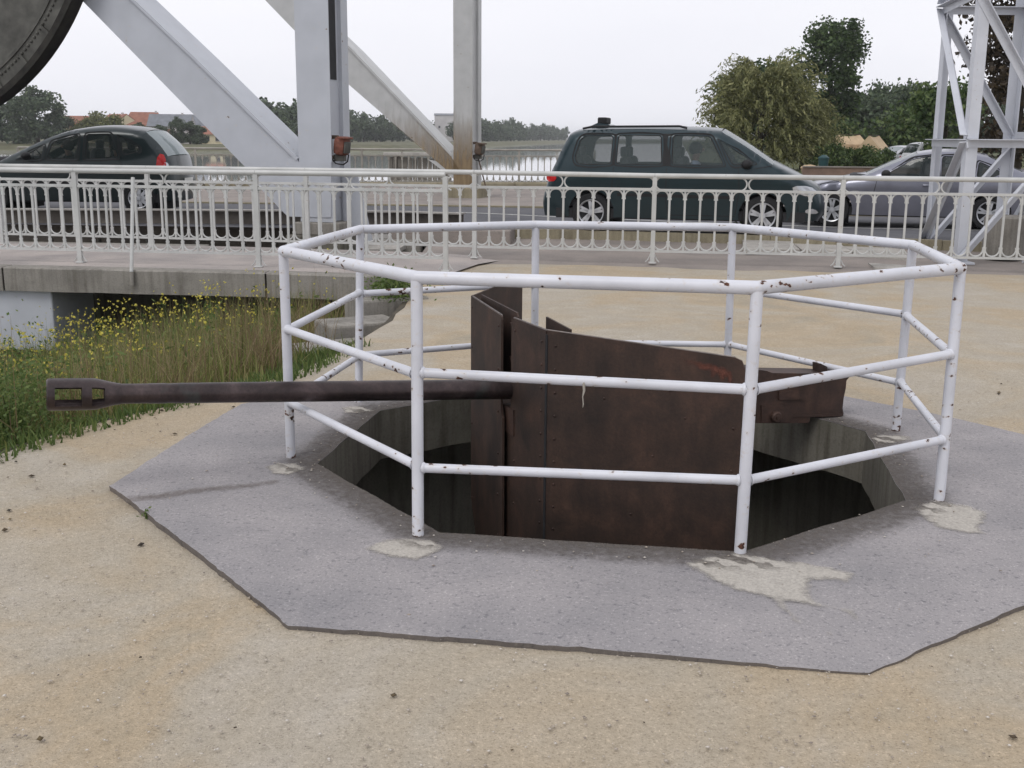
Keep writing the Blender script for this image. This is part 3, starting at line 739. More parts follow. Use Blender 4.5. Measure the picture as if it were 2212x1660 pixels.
for (x0, y0), (x1, y1) in zip(cl, cl[1:]): g.add([(x0, y0-w_, zroad(x0, y0-w_)+.005), (x1, y1-w_, zroad(x1, y1-w_)+.005), (x1, y1+w_, zroad(x1, y1+w_)+.005), (x0, y0+w_, zroad(x0, y0+w_)+.005)], [(0, 1, 2, 3)])
struct('road_line', g, M['white'], parent=road)
# far pavement up to the quay edge
fe2 = list(far_edge)
quay = [(-18, 32.7), (-9.3, 34.6), (0, 36.6), (3.5, 37.4)]
fp = fe2[:4]+[(12, 25.5), (9, 33), (5, 37.2)]+list(reversed(quay))
struct('far_pavement', sheet(resample(fp, 1.2), [], lambda x, y: .17+.004*hash_noise(x, y, .5), 1.5), M['walk'], 60)
g = G()
for (x0, y0), (x1, y1) in zip(fe2, fe2[1:]):
    g.add([(x0, y0-.02, .05), (x1, y1-.02, .05), (x1, y1-.02, .23), (x0, y0-.02, .23), (x0, y0+.16, .23), (x1, y1+.16, .23), (x1, y1+.16, .1), (x0, y0+.16, .1)], [(0, 1, 2, 3), (3, 2, 5, 4), (4, 5, 6, 7)])
struct('far_kerb', g, M['kerb'], parent=road)
qw = thing('quay_wall', 'stone coped quay wall below the railing across the road', 'wall', (-5, 35.4, -1.9))
for (x0, y0), (x1, y1) in zip(quay, quay[1:]):
    part(qw, 'wall_face', G().add([(x0, y0+.3, .1), (x1, y1+.3, .1), (x1, y1+.3, -2.2), (x0, y0+.3, -2.2)], [(0, 1, 2, 3)]), M['conc'])
    d = Vector((x1-x0, y1-y0, 0)); a = math.atan2(d.y, d.x)
    part(qw, 'coping', G().bbox(((x0+x1)/2, (y0+y1)/2+.12, .15), (d.length-.02, .55, .24), .05, a), M['kerb'])

# ================================================================== ORNATE RAILINGS
def arc(cx, cz, r, a0, a1, n): return [(cx+r*math.cos(R(a0+(a1-a0)*i/n)), 0, cz+r*math.sin(R(a0+(a1-a0)*i/n))) for i in range(n+1)]
def rail_meshes(mat, sp=.2, n=10, sides=5):
    m = {}
    m['baluster'] = G().box((0, 0, .565), (.027, .022, .80)).mesh('baluster', mat)
    g = G().path(arc(0, .875, sp/2-.012, -22, 202, n), .011, sides)
    m['arch'] = g.mesh('arch', mat, smooth=50)
    g = G().path(arc(0, .273, sp/2-.012, 160, 380, n), .011, sides)
    m['scallop'] = g.mesh('scallop', mat, smooth=50)
    g = G(); r = .082
    g.path(arc(-r-.012, 1.055, r, -75, 75, n), .011, sides); g.path(arc(r+.012, 1.055, r, 105, 255, n), .011, sides)
    m['ornament'] = g.mesh('ornament', mat, smooth=50)
    g = G().box((0, 0, .57), (.058, .052, 1.14)); g.bbox((0, 0, .010), (.10, .09, .018), .005)
    m['post'] = g.mesh('post', mat)
    g = G(); g.path([(-.02, -.0, .15), (-.035, -.0, .10), (-.06, -.0, .05), (-.09, -.0, .02)], .008, 5); g.path([(.02, -.0, .15), (.035, -.0, .10), (.06, -.0, .05), (.09, -.0, .02)], .008, 5)
    m['foot_scroll'] = g.mesh('foot_scroll', mat, smooth=50)
    return m
def ornate(root, m, mat, P, zf, bay=12, start_post=True, tube_r=.033, first_mid=6):
    """P: list of post positions (2D) along the line"""
    for i, p in enumerate(P):
        q = Vector((p[0], p[1], zf(*p)))
        j = min(i, len(P)-2); d = Vector((P[j+1][0]-P[j][0], P[j+1][1]-P[j][1], 0)); a = math.atan2(d.y, d.x)
        off = q-Vector(root.location)
        link('post', m['post'], root, off, (0, 0, a)); link('ornament', m['ornament'], root, off, (0, 0, a)); link('foot_scroll', m['foot_scroll'], root, off, (0, 0, a))
    for i in range(len(P)-1):
        A = Vector((*P[i], zf(*P[i]))); B = Vector((*P[i+1], zf(*P[i+1]))); d = B-A; L = d.length; a = math.atan2(d.y, d.x); nb = max(2, round(L/.2))
        e = d.normalized()
        part(root, 'top_rail', G().tube(A+Vector((0, 0, 1.155))-e*.0, B+Vector((0, 0, 1.155))-e*.004, tube_r, 14), mat, 50)
        for zz, h in ((.968, .034), (.165, .030)): part(root, 'flat_rail', G().box((A+B)/2+Vector((0, 0, zz)), (L-.06, .034, h), a), mat)
        for k in range(nb):
            c = A+d*((k+.5)/nb)-Vector(root.location)
            link('arch', m['arch'], root, c, (0, 0, a)); link('scallop', m['scallop'], root, c, (0, 0, a))
            if k:
                c2 = A+d*(k/nb)-Vector(root.location); link('baluster', m['baluster'], root, c2, (0, 0, a))
                if k == nb//2: link('ornament', m['ornament'], root, c2, (0, 0, a))
mf = rail_meshes(M['fence'])
def px_post(u, v_, y): p = at_y(u, v_, y); return (p.x, p.y)
# back railing: bends slightly where the walkway leaves the bridge approach
def along(p0, p1, n):
    return [(p0[0]+(p1[0]-p0[0])*i/n, p0[1]+(p1[1]-p0[1])*i/n) for i in range(n+1)]
pB = px_post(1025, 500, 15.55); pC = px_post(1413, 470, 15.16); pD = px_post(1816, 480, 14.88)
eR = (Vector(pD)-Vector(pB))/2
right = [tuple(Vector(pB)+eR*i) for i in range(0, 5)]
eL = (Vector((-7.53, 16.95))-Vector(pB)).normalized()*2.4
left = [tuple(Vector(pB)+eL*i) for i in range(4, 0, -1)]
br = thing('roadside_railing', 'long pale grey ornate iron railing of arches and balusters beside the road', 'railing', (0, 15.5, .04))
ornate(br, mf, M['fence'], left+right, lambda x, y: .022 if x > .5 else .04)
# front railing of the walkway ends at a post on the right
pE = (-.815, 13.80); eF = (Vector((-6.5, 14.6))-Vector(pE)).normalized()*2.4
ps = [tuple(Vector(pE)+eF*i*.985) for i in range(4, -1, -1)]
fr = thing('walkway_railing', 'pale grey ornate iron railing on the walkway edge, ending at a post', 'railing', (-3, 14.0, .055))
ornate(fr, mf, M['fence'], ps, lambda x, y: .056)
b0 = at_y(287, 384, 13.98); b1 = at_y(284, 588, 13.60)
part(fr, 'stay_bar', G().tube(b0, b1, .022, 10), M['fence'], 50); part(fr, 'stay_bar_foot', G().tube(b1, b1+Vector((0, -.005, -.16)), .026, 10), M['conc'], 50)
# quay railing beyond the road, browner and weathered
mq = rail_meshes(M['farfence'], n=7, sides=4)
q0, q1 = Vector((-14.4, 33.7)), Vector((2.6, 37.35)); nq = 7
qr = thing('quay_railing', 'weathered ornate iron railing along the quay edge beyond the road', 'railing', (0, 36.5, .16))
ornate(qr, mq, M['farfence'], [tuple(q0.lerp(q1, i/nq)) for i in range(nq+1)], lambda x, y: .12+.0*x)

# ================================================================== BRIDGE: frames, rolling segment, deck edge
BD = Vector((math.cos(R(-15)), math.sin(R(-15)), 0)); BN = Vector((math.sin(R(-15)), -math.cos(R(-15)), 0))   # along the bridge; towards the camera
def frame(name, label, y0, c_left, c_right, side_px, base_v, diag, gus, mat, depth, zb, rear=True):
    """column + inclined box strut in one vertical plane, measured on its front face"""
    P0 = at_y(c_left[0], 330, y0)
    def fp(u, v_): return on_plane(u, v_, P0, BN)
    root = thing(name, label, 'bridge pylon', (P0.x+.25, P0.y, zb))
    sx = lambda p: (p-P0).dot(BD)
    s0, s1 = 0.0, sx(fp(c_right[0], 330))
    top = 9.0; bz = zb
    def w3(s_, z_, w): return Vector((P0.x, P0.y, 0))+BD*s_+Vector((0, 0, z_))-BN*w
    # column: front plate, two webs, back plate; open slot in the right side
    part(root, 'front_plate', G().prism([(s0, bz), (s1, bz), (s1, top), (s0, top)], w3, .02), mat)
    part(root, 'side_web', G().prism([(s0+.02, bz), (s1-.06, bz), (s1-.06, top), (s0+.02, top)], lambda a, b_, w: w3(a, b_, w+.02), depth*.62), mat)
    part(root, 'back_plate', G().prism([(s0, bz), (s1, bz), (s1, top), (s0, top)], lambda a, b_, w: w3(a, b_, w+.02+depth*.62), depth*.38-.02), mat)
    # inclined strut
    d = [fp(*q) for q in diag]; dd = [(sx(p), p.z) for p in d]
    part(root, 'strut', G().prism(dd, lambda a, b_, w: w3(a, b_, w+.015), depth*.9), mat)
    gp = [fp(*q) for q in gus]; gg_ = [(sx(p), p.z) for p in gp]
    part(root, 'gusset', G().prism(gg_, lambda a, b_, w: w3(a, b_, w-.016), .015), mat)
    return root, w3, s0, s1, sx, fp
nf, w3n, s0, s1, sxn, fpn = frame('bridge_pylon', 'pale grey steel column with broad inclined strut beside the near roadway edge', 17.2, (645, 0), (716, 0), 40, 470,
    [(160, -15), (267, -15), (420, 130), (640, 345), (700, 405), (700, 470), (618, 466), (545, 378)], [(545, 385), (600, 372), (640, 330), (645, 350), (716, 350), (716, 470), (622, 468), (545, 388)], M['steel'], .70, .40)
# upper lip plate on the strut
def strut_cap(root, w3, sx, fp, pts, depth, mat):
    q = [fp(*p) for p in pts]; qq = [(sx(p), p.z) for p in q]
    part(root, 'strut_cap', G().prism(qq, lambda a, b_, w: w3(a, b_, w-.03), depth+.03), mat)
strut_cap(nf, w3n, sxn, fpn, [(267, -15), (272, -19), (424, 126), (645, 342), (641, 347), (420, 130)], .72, M['steel'])
part(nf, 'dark_slot', G().prism([(s1-.058, 2.47), (s1-.058, 9), (s1-.05, 9), (s1-.05, 2.47)], lambda a, b_, w: w3n(a, b_, w+.03), .34), M['dark'])
g = G().prism([(s1+.0, .30), (s1+.32, -.6), (s1+.62, -.6), (s1+.24, 1.1), (s1, 1.1)], lambda a, b_, w: w3n(a, b_, w+.38), .03)
part(nf, 'rear_brace_plate', g, M['steel'])
part(nf, 'pedestal', G().bbox(w3n((s0+s1)/2+.02, .30, .38), (.74, .92, .19), .02, R(-15)), M['conc'])
part(nf, 'plinth', G().bbox(w3n((s0+s1)/2+.02, -.42, .38), (.92, 1.1, 1.25), .02, R(-15)), M['concd'])
ff, w3f, f0, f1, sxf, fpf = frame('bridge_pylon', 'stained steel column with inclined strut on the far side of the road', 29.0, (980, 0), (1021, 0), 16, 394,
    [(560, -12), (628, -12), (760, 112), (975, 338), (1000, 380), (1000, 392), (975, 376), (755, 185), (647, 78)], [(925, 345), (960, 352), (978, 325), (1021, 325), (1021, 394), (990, 394), (960, 372)], M['steel_old'], .75, .40)
strut_cap(ff, w3f, sxf, fpf, [(628, -12), (632, -16), (763, 108), (979, 335), (975, 338), (760, 112)], .70, M['steel_old'])
part(ff, 'pedestal', G().bbox(w3f((f0+f1)/2, .25, .35), (.9, 1.0, .34), .03, R(-15)), M['kerb'])
# rust-brown run-off on the foot of the far frame
def mat_stain():
    m, n, l, b = _mat('brown_runoff'); p = world_pos(n)
    at = n.new('ShaderNodeAttribute'); at.attribute_name = 'cover'
    st_ = noise(n, l, vscale(n, l, p, (6, 6, .8)), 2.4, 5)
    a = n.new('ShaderNodeMath'); a.operation = 'MULTIPLY_ADD'; a.inputs[1].default_value = .6; l.new(st_, a.inputs[0]); l.new(at.outputs['Fac'], a.inputs[2])
    l.new(ramp(n, l, a.outputs[0], [(.35, (0, 0, 0)), (1.15, (.8, .8, .8))]), b.inputs['Alpha'])
    l.new(ramp(n, l, st_, [(.3, (.17, .115, .06)), (.7, (.30, .22, .12))]), b.inputs['Base Color']); b.inputs['Roughness'].default_value = .85
    return m
STAIN = mat_stain()
def stain(root, poly, w3, zt, zb_):
    v, t = cdt(poly, [], .12); g = G(); g.add([w3(p.x, p.y, -.022) for p in v], t)
    o = part(root, 'runoff_stain', g, STAIN, fix=False); at = o.data.attributes.new('cover', 'FLOAT', 'POINT')
    at.data.foreach_set('value', [max(0, min(1, (zt-p.y)/(zt-zb_))) for p in v])
stain(ff, [(f0, .42), (f1, .42), (f1, 2.6), (f0, 2.6)], w3f, 2.3, .5)
q = [(sxf(p), p.z) for p in [fpf(*c) for c in [(975, 338), (1000, 380), (975, 376), (800, 226), (840, 197)]]]
stain(ff, resample(q, .3), w3f, 2.3, .3)
# rolling segment of the bascule: thick curved girder with bolted rim
cpx = [(166, 0), (138, 58), (109, 109), (73, 153), (36, 190), (0, 220)]
SP = at_y(100, 100, 18.0)
w = [on_plane(u, v_, SP, BN) for u, v_ in cpx]; s2 = np.array([((p-SP).dot(BD), p.z) for p in w])
A_ = np.c_[2*s2, np.ones(len(s2))]; sol = np.linalg.lstsq(A_, (s2**2).sum(1), rcond=None)[0]; scx, scz = sol[0], sol[1]; srad = math.sqrt(sol[2]+scx**2+scz**2)
def seg3(r, a, w): return Vector((SP.x, SP.y, 0))+BD*(scx+r*math.cos(a))+Vector((0, 0, scz+r*math.sin(a)))-BN*w
rs_ = thing('rolling_segment', 'dark curved steel segment of the lifting bridge with bolted rim', 'bridge segment', seg3(srad, -PI/2, 0))
def arcseg(name, r0, r1, w0, w1, a0, a1, mat, n=48):
    g = G(); vs = []
    for i in range(n+1):
        a = a0+(a1-a0)*i/n; vs += [seg3(r0, a, w0), seg3(r1, a, w0), seg3(r1, a, w1), seg3(r0, a, w1)]
    fs = [(i*4+k, (i+1)*4+k, (i+1)*4+(k+1) % 4, i*4+(k+1) % 4) for i in range(n) for k in range(4)]+[(0, 1, 2, 3), (n*4+3, n*4+2, n*4+1, n*4)]
    part(rs_, name, g.add(vs, fs), mat, 40)
a0, a1 = R(-100), R(20)
arcseg('tread', srad-.10, srad, -.12, .16, a0, a1, M['tread'])
arcseg('rim_plate', srad-.38, srad-.09, -.03, .0, a0, a1, M['steel_dark'])
arcseg('inner_flange', srad-.42, srad-.37, -.05, .1, a0, a1, M['steel_dark'])
arcseg('web_plate', .2, srad-.40, .12, .16, a0, a1, M['steel_dark'])
for k in range(13):
    a = a0+(a1-a0)*(k+.5)/13
    part(rs_, 'stiffener', G().box(seg3(srad-.19, a, -.045), (.05, .05, .20), 0, Matrix((BD, -BN, Vector((0, 0, 1)))).transposed() @ Matrix.Rotation(-(a-PI/2), 3, 'Y')), M['steel_dark'])
g = G()
for k in range(90):
    a = a0+(a1-a0)*(k+.5)/90; g.ball(seg3(srad-.30, a, -.035), .026, 6, 4)
part(rs_, 'bolts', g, M['steel_dark'], 60, kind='stuff')
# bridge deck edge girder over the pit, machinery floor below
dk = thing('bridge_deck_edge', 'dark steel deck girder with a pale top flange along the bridge roadway', 'girder', (-6, 18.6, .0))
e0 = [on_z(u, v_, .43) for u, v_ in ((-120, 452), (0, 453), (300, 454), (600, 456), (873, 459), (1000, 463))]
for a, b_ in zip(e0, e0[1:]):
    d = b_-a; an = math.atan2(d.y, d.x); c = (a+b_)/2
    part(dk, 'top_flange', G().box(c+Vector((0, .10, .0)), (d.length, .22, .022), an), M['concl'])
    part(dk, 'web_panel', G().box(c+Vector((0, .16, -.40)), (d.length, .03, .78), an), M['girder'])
    part(dk, 'bottom_flange', G().box(c+Vector((0, .10, -.80)), (d.length, .26, .03), an), M['steel_dark'])
for k in range(12):
    x = -10+k*.8; y = lerp_line([(-99, 18.9), (-8.5, 18.75), (-2, 18.5), (9, 18.1)], x)
    part(dk, 'web_stiffener', G().box((x, y+.08, -.40), (.016, .14, .76)), M['steel_dark'])
struct('approach_slab', G().bbox((-.95, 18.0, .15), (1.9, .9, .24), .03, R(-4)), M['walk'])
pf = [(-15, 18.0), (-7.5, 17.1), (-3.7, 16.65), (-1.3, 16.0), (-1.3, 18.7), (-15, 20.2)]
struct('machinery_floor', sheet(pf, [], lambda x, y: -.42), M['conc'])
struct('pit_side_wall', G().add([(-1.3, 15.9, .03), (-1.3, 18.5, .1), (-1.3, 18.5, -.7), (-1.3, 15.9, -.7)], [(0, 1, 2, 3)]), M['concd'])
for i, (x, y, z, sx_, sy_, sz_, a) in enumerate(((-6.6, 17.9, -.33, 3.6, .6, .6, -5), (-3.95, 17.8, -.40, .9, .5, .44, 2), (-9.9, 18.3, -.4, 2.2, .5, .5, -6), (-1.75, 17.6, -.25, .7, .5, .72, 0))):
    t_ = tag(link('concrete_block', G().bbox((0, 0, 0), (sx_, sy_, sz_), .03).mesh('concrete_block', M['conc']), None, (x, y, z), (0, 0, R(a))), ['long rough concrete block lying in the bridge pit behind the railing', 'shorter concrete block beside the column plinth in the bridge pit', 'low concrete block at the end of the bridge pit under the dark car', 'small upright concrete block against the girder near the column'][i], 'block')
# clamped lamps on the two columns
def clamp_lamp(label, P, s, hous, cable):
    root = thing('clamp_lamp', label, 'lamp', P)
    for dz in (.13*s, -.16*s):
        part(root, 'clamp_bar', G().bbox(P+BD*(-.16*s)+Vector((0, 0, dz))+BN*.04, (.50*s, .05*s, .055*s), .008, R(-15)), M['brownrust'])
        part(root, 'clamp_bolt', G().tube(P+BD*(-.36*s)+Vector((0, 0, dz))+BN*.05, P+BD*(-.36*s)+Vector((0, 0, dz))-BN*.15, .014*s, 8), M['brownrust'], 50)
    ax = (BD+BN*.6+Vector((0, 0, -.1))).normalized()
    m3 = Matrix.Rotation(R(-25), 3, 'Z') @ Matrix.Rotation(R(8), 3, 'Y')
    part(root, 'housing', G().bbox(P+BD*.15*s+BN*.06+Vector((0, 0, .0)), (.20*s, .22*s, .27*s), .06*s, 0, m3), hous, 40)
    part(root, 'visor', G().bbox(P+BD*.22*s+BN*.10+Vector((0, 0, .12*s)), (.12*s, .26*s, .03*s), .01*s, 0, m3), hous, 40)
    part(root, 'lens', G().bbox(P+BD*.25*s+BN*.10+Vector((0, 0, -.02)), (.03*s, .15*s, .17*s), .012*s, 0, m3), M['steel_dark'], 40)
    part(root, 'junction_box', G().bbox(P+BD*.10*s+Vector((0, 0, -.17*s))+BN*.02, (.16*s, .12*s, .10*s), .01, R(-15)), M['steel_dark'])
    pts_ = [P+BD*(x*s)+Vector((0, 0, z*s))+BN*.10 for x, z in ((.0, -.05), (-.02, -.16), (.06, -.25), (.18, -.27), (.25, -.22), (.27, -.12))]
    part(root, 'cable', G().path(pts_, .011*s, 6), M['black'], 60)
    if cable: part(root, 'down_pipe', G().tube(P+BD*.1*s+Vector((0, 0, -.2*s)), P+BD*.28*s+Vector((0, 0, -.85*s)), .016*s, 8), M['brownrust'], 50)
lp = on_plane(722, 316, w3n(s1+.03, 0, .18), BN); clamp_lamp('rust red clamp lamp with hanging cable fixed to the near bridge column', lp, 1.0, M['redrust'], False)
lp = on_plane(1024, 322, w3f(f1+.03, 0, .18), BN); clamp_lamp('brown weathered clamp lamp fixed to the stained far bridge column', lp, 1.1, M['brownrust'], True)

# ================================================================== LATTICE MAST
mA = at_y(2015, 300, 17.5); mB = at_y(2090, 300, 15.35); mC = at_y(2187, 300, 17.5)
wv = Vector((mC.x-mA.x, 0, 0)); mE = Vector((mB.x, mB.y, 0))+wv
mA, mB, mC, mE = (Vector((p.x, p.y, 0)) for p in (mA, mB, mC, mE))
mast = thing('lattice_mast', 'tall white painted lattice mast of angle irons behind the railing', 'mast', (mB+mC)/2+Vector((0, 0, .05)))
def angle_leg(name, p, sx, sy, z0, z1, w=.145, t=.014):
    g = G(); 
    g.prism([(0, 0), (sx*w, 0), (sx*w, sy*t), (sx*t, sy*t), (sx*t, sy*w), (0, sy*w)], lambda a, b_, h: p+Vector((a, b_, z0+h)), z1-z0)
    part(mast, name, g, M['mast'])
for p, sx, sy in ((mA, 1, -1), (mB, 1, 1), (mC, -1, -1), (mE, -1, 1)):
    angle_leg('leg', p, sx, sy, .06, 9)
    part(mast, 'base_plate', G().bbox(p+Vector((sx*.07, sy*.07, .045)), (.3, .3, .03), .004), M['mast'])
def strut3(name, a, b_, w=.10, t=.012, side=Vector((0, -1, 0))):
    d = (b_-a); L = d.length; d.normalize(); n_ = (side-d*side.dot(d)).normalized(); u_ = d.cross(n_)
    g = G()
    for q in ((w, t, 0, 0), (t, w, 0, 0)):
        hw, hn = q[0], q[1]
        g.add([a+u_*x+n_*y for x, y in ((0, 0), (hw, 0), (hw, hn), (0, hn))]+[b_+u_*x+n_*y for x, y in ((0, 0), (hw, 0), (hw, hn), (0, hn))], [(3, 2, 1, 0), (4, 5, 6, 7), (0, 1, 5, 4), (1, 2, 6, 5), (2, 3, 7, 6), (3, 0, 4, 7)])
    part(mast, name, g, M['mast'], fix=False)
Zl = [.08, 1.68, 3.58, 5.5, 7.4]
Vz = lambda z: Vector((0, 0, z))
for i, z in enumerate(Zl[1:]):
    for a, b_, sd_ in ((mB, mE, (0, -1, 0)), (mA, mC, (0, -1, 0)), (mA, mB, (-1, 0, 0)), (mC, mE, (1, 0, 0))): strut3('horizontal_strut', a+Vz(z), b_+Vz(z), .11, .012, Vector(sd_))
for i in range(len(Zl)-1):
    z0, z1 = Zl[i]+.05, Zl[i+1]-.03
    fl = i == 0
    for a, b_, sd_ in ((mB, mE, (0, -1, 0)), (mA, mC, (0, -1, 0)), (mA, mB, (-1, 0, 0)), (mC, mE, (1, 0, 0))):
        p, q = (a+Vz(z0), b_+Vz(z1)) if (fl or i % 2 == 0) else (a+Vz(z1), b_+Vz(z0))
        strut3('diagonal_brace', p, q, .10, .012, Vector(sd_))
part(mast, 'equipment_drum', G().lathe([(0, 0), (0, .26), (.02, .28), (.55, .28), (.58, .24), (.58, 0)], mE+Vector((-.35, .55, .07)), (0, 0, 1), 24), M['conc'], 40)

# ================================================================== SLABS AND BLOCKS NEAR THE RAILING
def slab_thing(label, pxs, z, th, mat, tilt=0, name='concrete_slab'):
    w = [on_z(u, v_, z) for u, v_ in pxs]; c = sum(w, Vector())/len(w); k = len(w)
    g = G(); top_ = [p-c for p in w]
    top_ = [Vector((p.x, p.y, p.y*tilt)) for p in top_]
    g.add([p for p in top_]+[p-Vector((0, 0, th)) for p in top_], [tuple(range(k)), tuple(reversed(range(k, 2*k)))]+[(i, k+i, k+(i+1) % k, (i+1) % k) for i in range(k)])
    o = link(name, g.mesh(name, mat), None, c); return tag(o, label, 'slab')
slab_thing('flat pale cover slab nearest the weeds behind the roadside railing', [(1600, 510), (1695, 512), (1728, 538), (1612, 538)], .13, .07, M['concl'], .01)
slab_thing('wide pale cover slab with dark gap lying between two others', [(1698, 513), (1800, 517), (1840, 545), (1732, 541)], .10, .06, M['concl'], -.01)
slab_thing('thin pale slab stacked behind the others by the lattice mast', [(1802, 520), (1950, 530), (1960, 556), (1850, 548)], .085, .06, M['concl'], .0)
slab_thing('pale slab lying at the foot of the railing on the sandy side', [(1875, 568), (1958, 573), (1965, 581), (1890, 578)], .045, .05, M['concl'], .0)
slab_thing('tilted pale slab resting behind the railing beside the bridge column', [(780, 502), (925, 497), (905, 512), (860, 528), (790, 528)], .10, .06, M['concl'], .06)
# stepped blocks at the top of the bank and the green tuft on them
def px_box(label, pxs, y_near, z_top, dx, dy, h, rz, mat):
    p = at_y(pxs[0], pxs[1], y_near)
    o = link('stone_block', G().bbox((0, 0, 0), (dx, dy, h), .025, 0).mesh('stone_block', mat), None, (p.x, p.y, z_top-h/2), (0, 0, rz)); tag(o, label, 'block'); return o
px_box('upper pale block with a green tuft on it at the bank edge', (835, 672), 11.9, .02, .75, .55, .42, R(28), M['conc'])
px_box('middle pale block of the stepped edge above the bank', (775, 700), 11.0, -.10, .75, .5, .42, R(30), M['conc'])
px_box('lowest pale block of the stepped edge, half hidden in dry grass', (715, 735), 10.2, -.20, .75, .5, .42, R(32), M['conc'])

# ================================================================== WATER AND LAND
struct('water', G().add([(-2600, -40, -1.9), (2600, -40, -1.9), (2600, 3600, -1.9), (-2600, 3600, -1.9)], [(0, 1, 2, 3)]), M['water'])
lb = [(-2500, 200), (-300, 240), (-119, 258), (-73, 262), (-27, 308), (-2, 560), (40, 900), (300, 1500), (2500, 2500)]
lo = [(-2500, 225), (-300, 262), (-122, 272), (-76, 276), (-33, 320), (-8, 570), (36, 915), (298, 1515), (2500, 2530)]
g = G(); k = len(lb)
g.add([(x, y, -1.95) for x, y in lb]+[(x, y, -.55) for x, y in lo]+[(x*1.0, y, -.4) for x, y in ((-2500, 4000),)], [(i, i+1, k+i+1, k+i) for i in range(k-1)])
g.add([(x, y, -.55) for x, y in lo]+[(2500, 6000, -.4), (-2500, 6000, -.4)], [tuple(range(k+2))])
struct('far_bank', g, M['farland'])
rs0 = [(4.5, 37.6), (7.5, 46), (10, 60), (16, 100), (45, 300), (130, 900), (700, 2000)]
g = G(); k = len(rs0)
g.add([(x, y, -1.95) for x, y in rs0]+[(x+2.5, y, .05) for x, y in rs0], [(i, i+1, k+i+1, k+i) for i in range(k-1)])
g.add([(x+2.5, y, .05) for x, y in rs0]+[(2500, 2000, .05), (2500, 12, .05), (32, 15.4, .05), (14, 22, .05), (10, 27, .05), (8.5, 33, .05)], [tuple(range(k+6))])
struct('field', g, M['field'])
# the grassy bank falling from the sand to the canal under the walkway
be = resample(sand_edge, .3, False)
g = G(); vs = []; NB = 14
for (x, y) in be:
    for j in range(NB+1):
        d = 9.5*(j/NB)**1.5; yy = y+d*.25*(1 if y < 9 else max(-1, (12.8-y)/6))
        vs.append((x+.12-d, yy, (-.010-.30*max(0, d-.15) if d < 4 else -1.165-.16*(d-4))-(.45*min(1, max(0, d-.3)/.3)*max(0, min(1, (y-9.0)/1.0)))))
g.add(vs, [(i*(NB+1)+j, (i+1)*(NB+1)+j, (i+1)*(NB+1)+j+1, i*(NB+1)+j+1) for i in range(len(be)-1) for j in range(NB)])
struct('bank', g, M['soil'], 60)

# ================================================================== CARS
def seg_dist(p, poly):
    P = np.array(poly[:-1]); Q = np.array(poly[1:]); D = Q-P; L = (D**2).sum(1)+1e-12
    w = np.array(p)-P; t = np.clip((w*D).sum(1)/L, 0, 1); return math.sqrt(((w-D*t[:, None])**2).sum(1).min())
def make_wheel(root, x, y, r, rr, wdt, side, spokes, split):
    t = link('wheel', G().lathe([(-wdt/2, rr), (-wdt/2, r*.93), (-wdt/2+.03, r), (wdt/2-.03, r), (wdt/2, r*.93), (wdt/2, rr)], (0, 0, 0), (0, side, 0), 32).mesh('wheel', M['tyre'], smooth=40), root, (x, y, r))
    g = G().lathe([(wdt/2-.005, rr), (wdt/2+.004, rr-.008), (wdt/2-.004, rr-.022), (-.02, rr-.03)], (0, 0, 0), (0, side, 0), 32)
    for k in range(spokes):
        for e in ((-split, split) if split else (0,)):
            a = 2*PI*k/spokes+.3; d0 = Vector((math.cos(a), 0, math.sin(a))); a2 = a+e; d1 = Vector((math.cos(a2), 0, math.sin(a2)))
            q0 = d0*(rr*.16); q1 = d1*(rr*.93); tn = Vector((-d1.z, 0, d1.x)); yo = Vector((0, side*(wdt/2-.012), 0)); yi = Vector((0, side*(wdt/2-.04), 0))
            w0, w1 = (.026, .020) if split else (.036, .028)
            f = [q0+tn*w0, q0-tn*w0, q1-tn*w1, q1+tn*w1]
            g.add([p+yo for p in f]+[p+yi for p in f], [(0, 1, 2, 3), (7, 6, 5, 4), (0, 4, 5, 1), (1, 5, 6, 2), (2, 6, 7, 3), (3, 7, 4, 0)])
    g.lathe([(wdt/2-.03, rr*.24), (wdt/2-.004, rr*.22), (wdt/2-.002, 0)], (0, 0, 0), (0, side, 0), 20)
    link('rim', g.mesh('rim', M['alloy'], smooth=30), t)
    link('brake_disc', G().lathe([(wdt*.1, 0), (wdt*.1, rr-.03)], (0, 0, 0), (0, side, 0), 24).mesh('brake_disc', M['dark']), t)
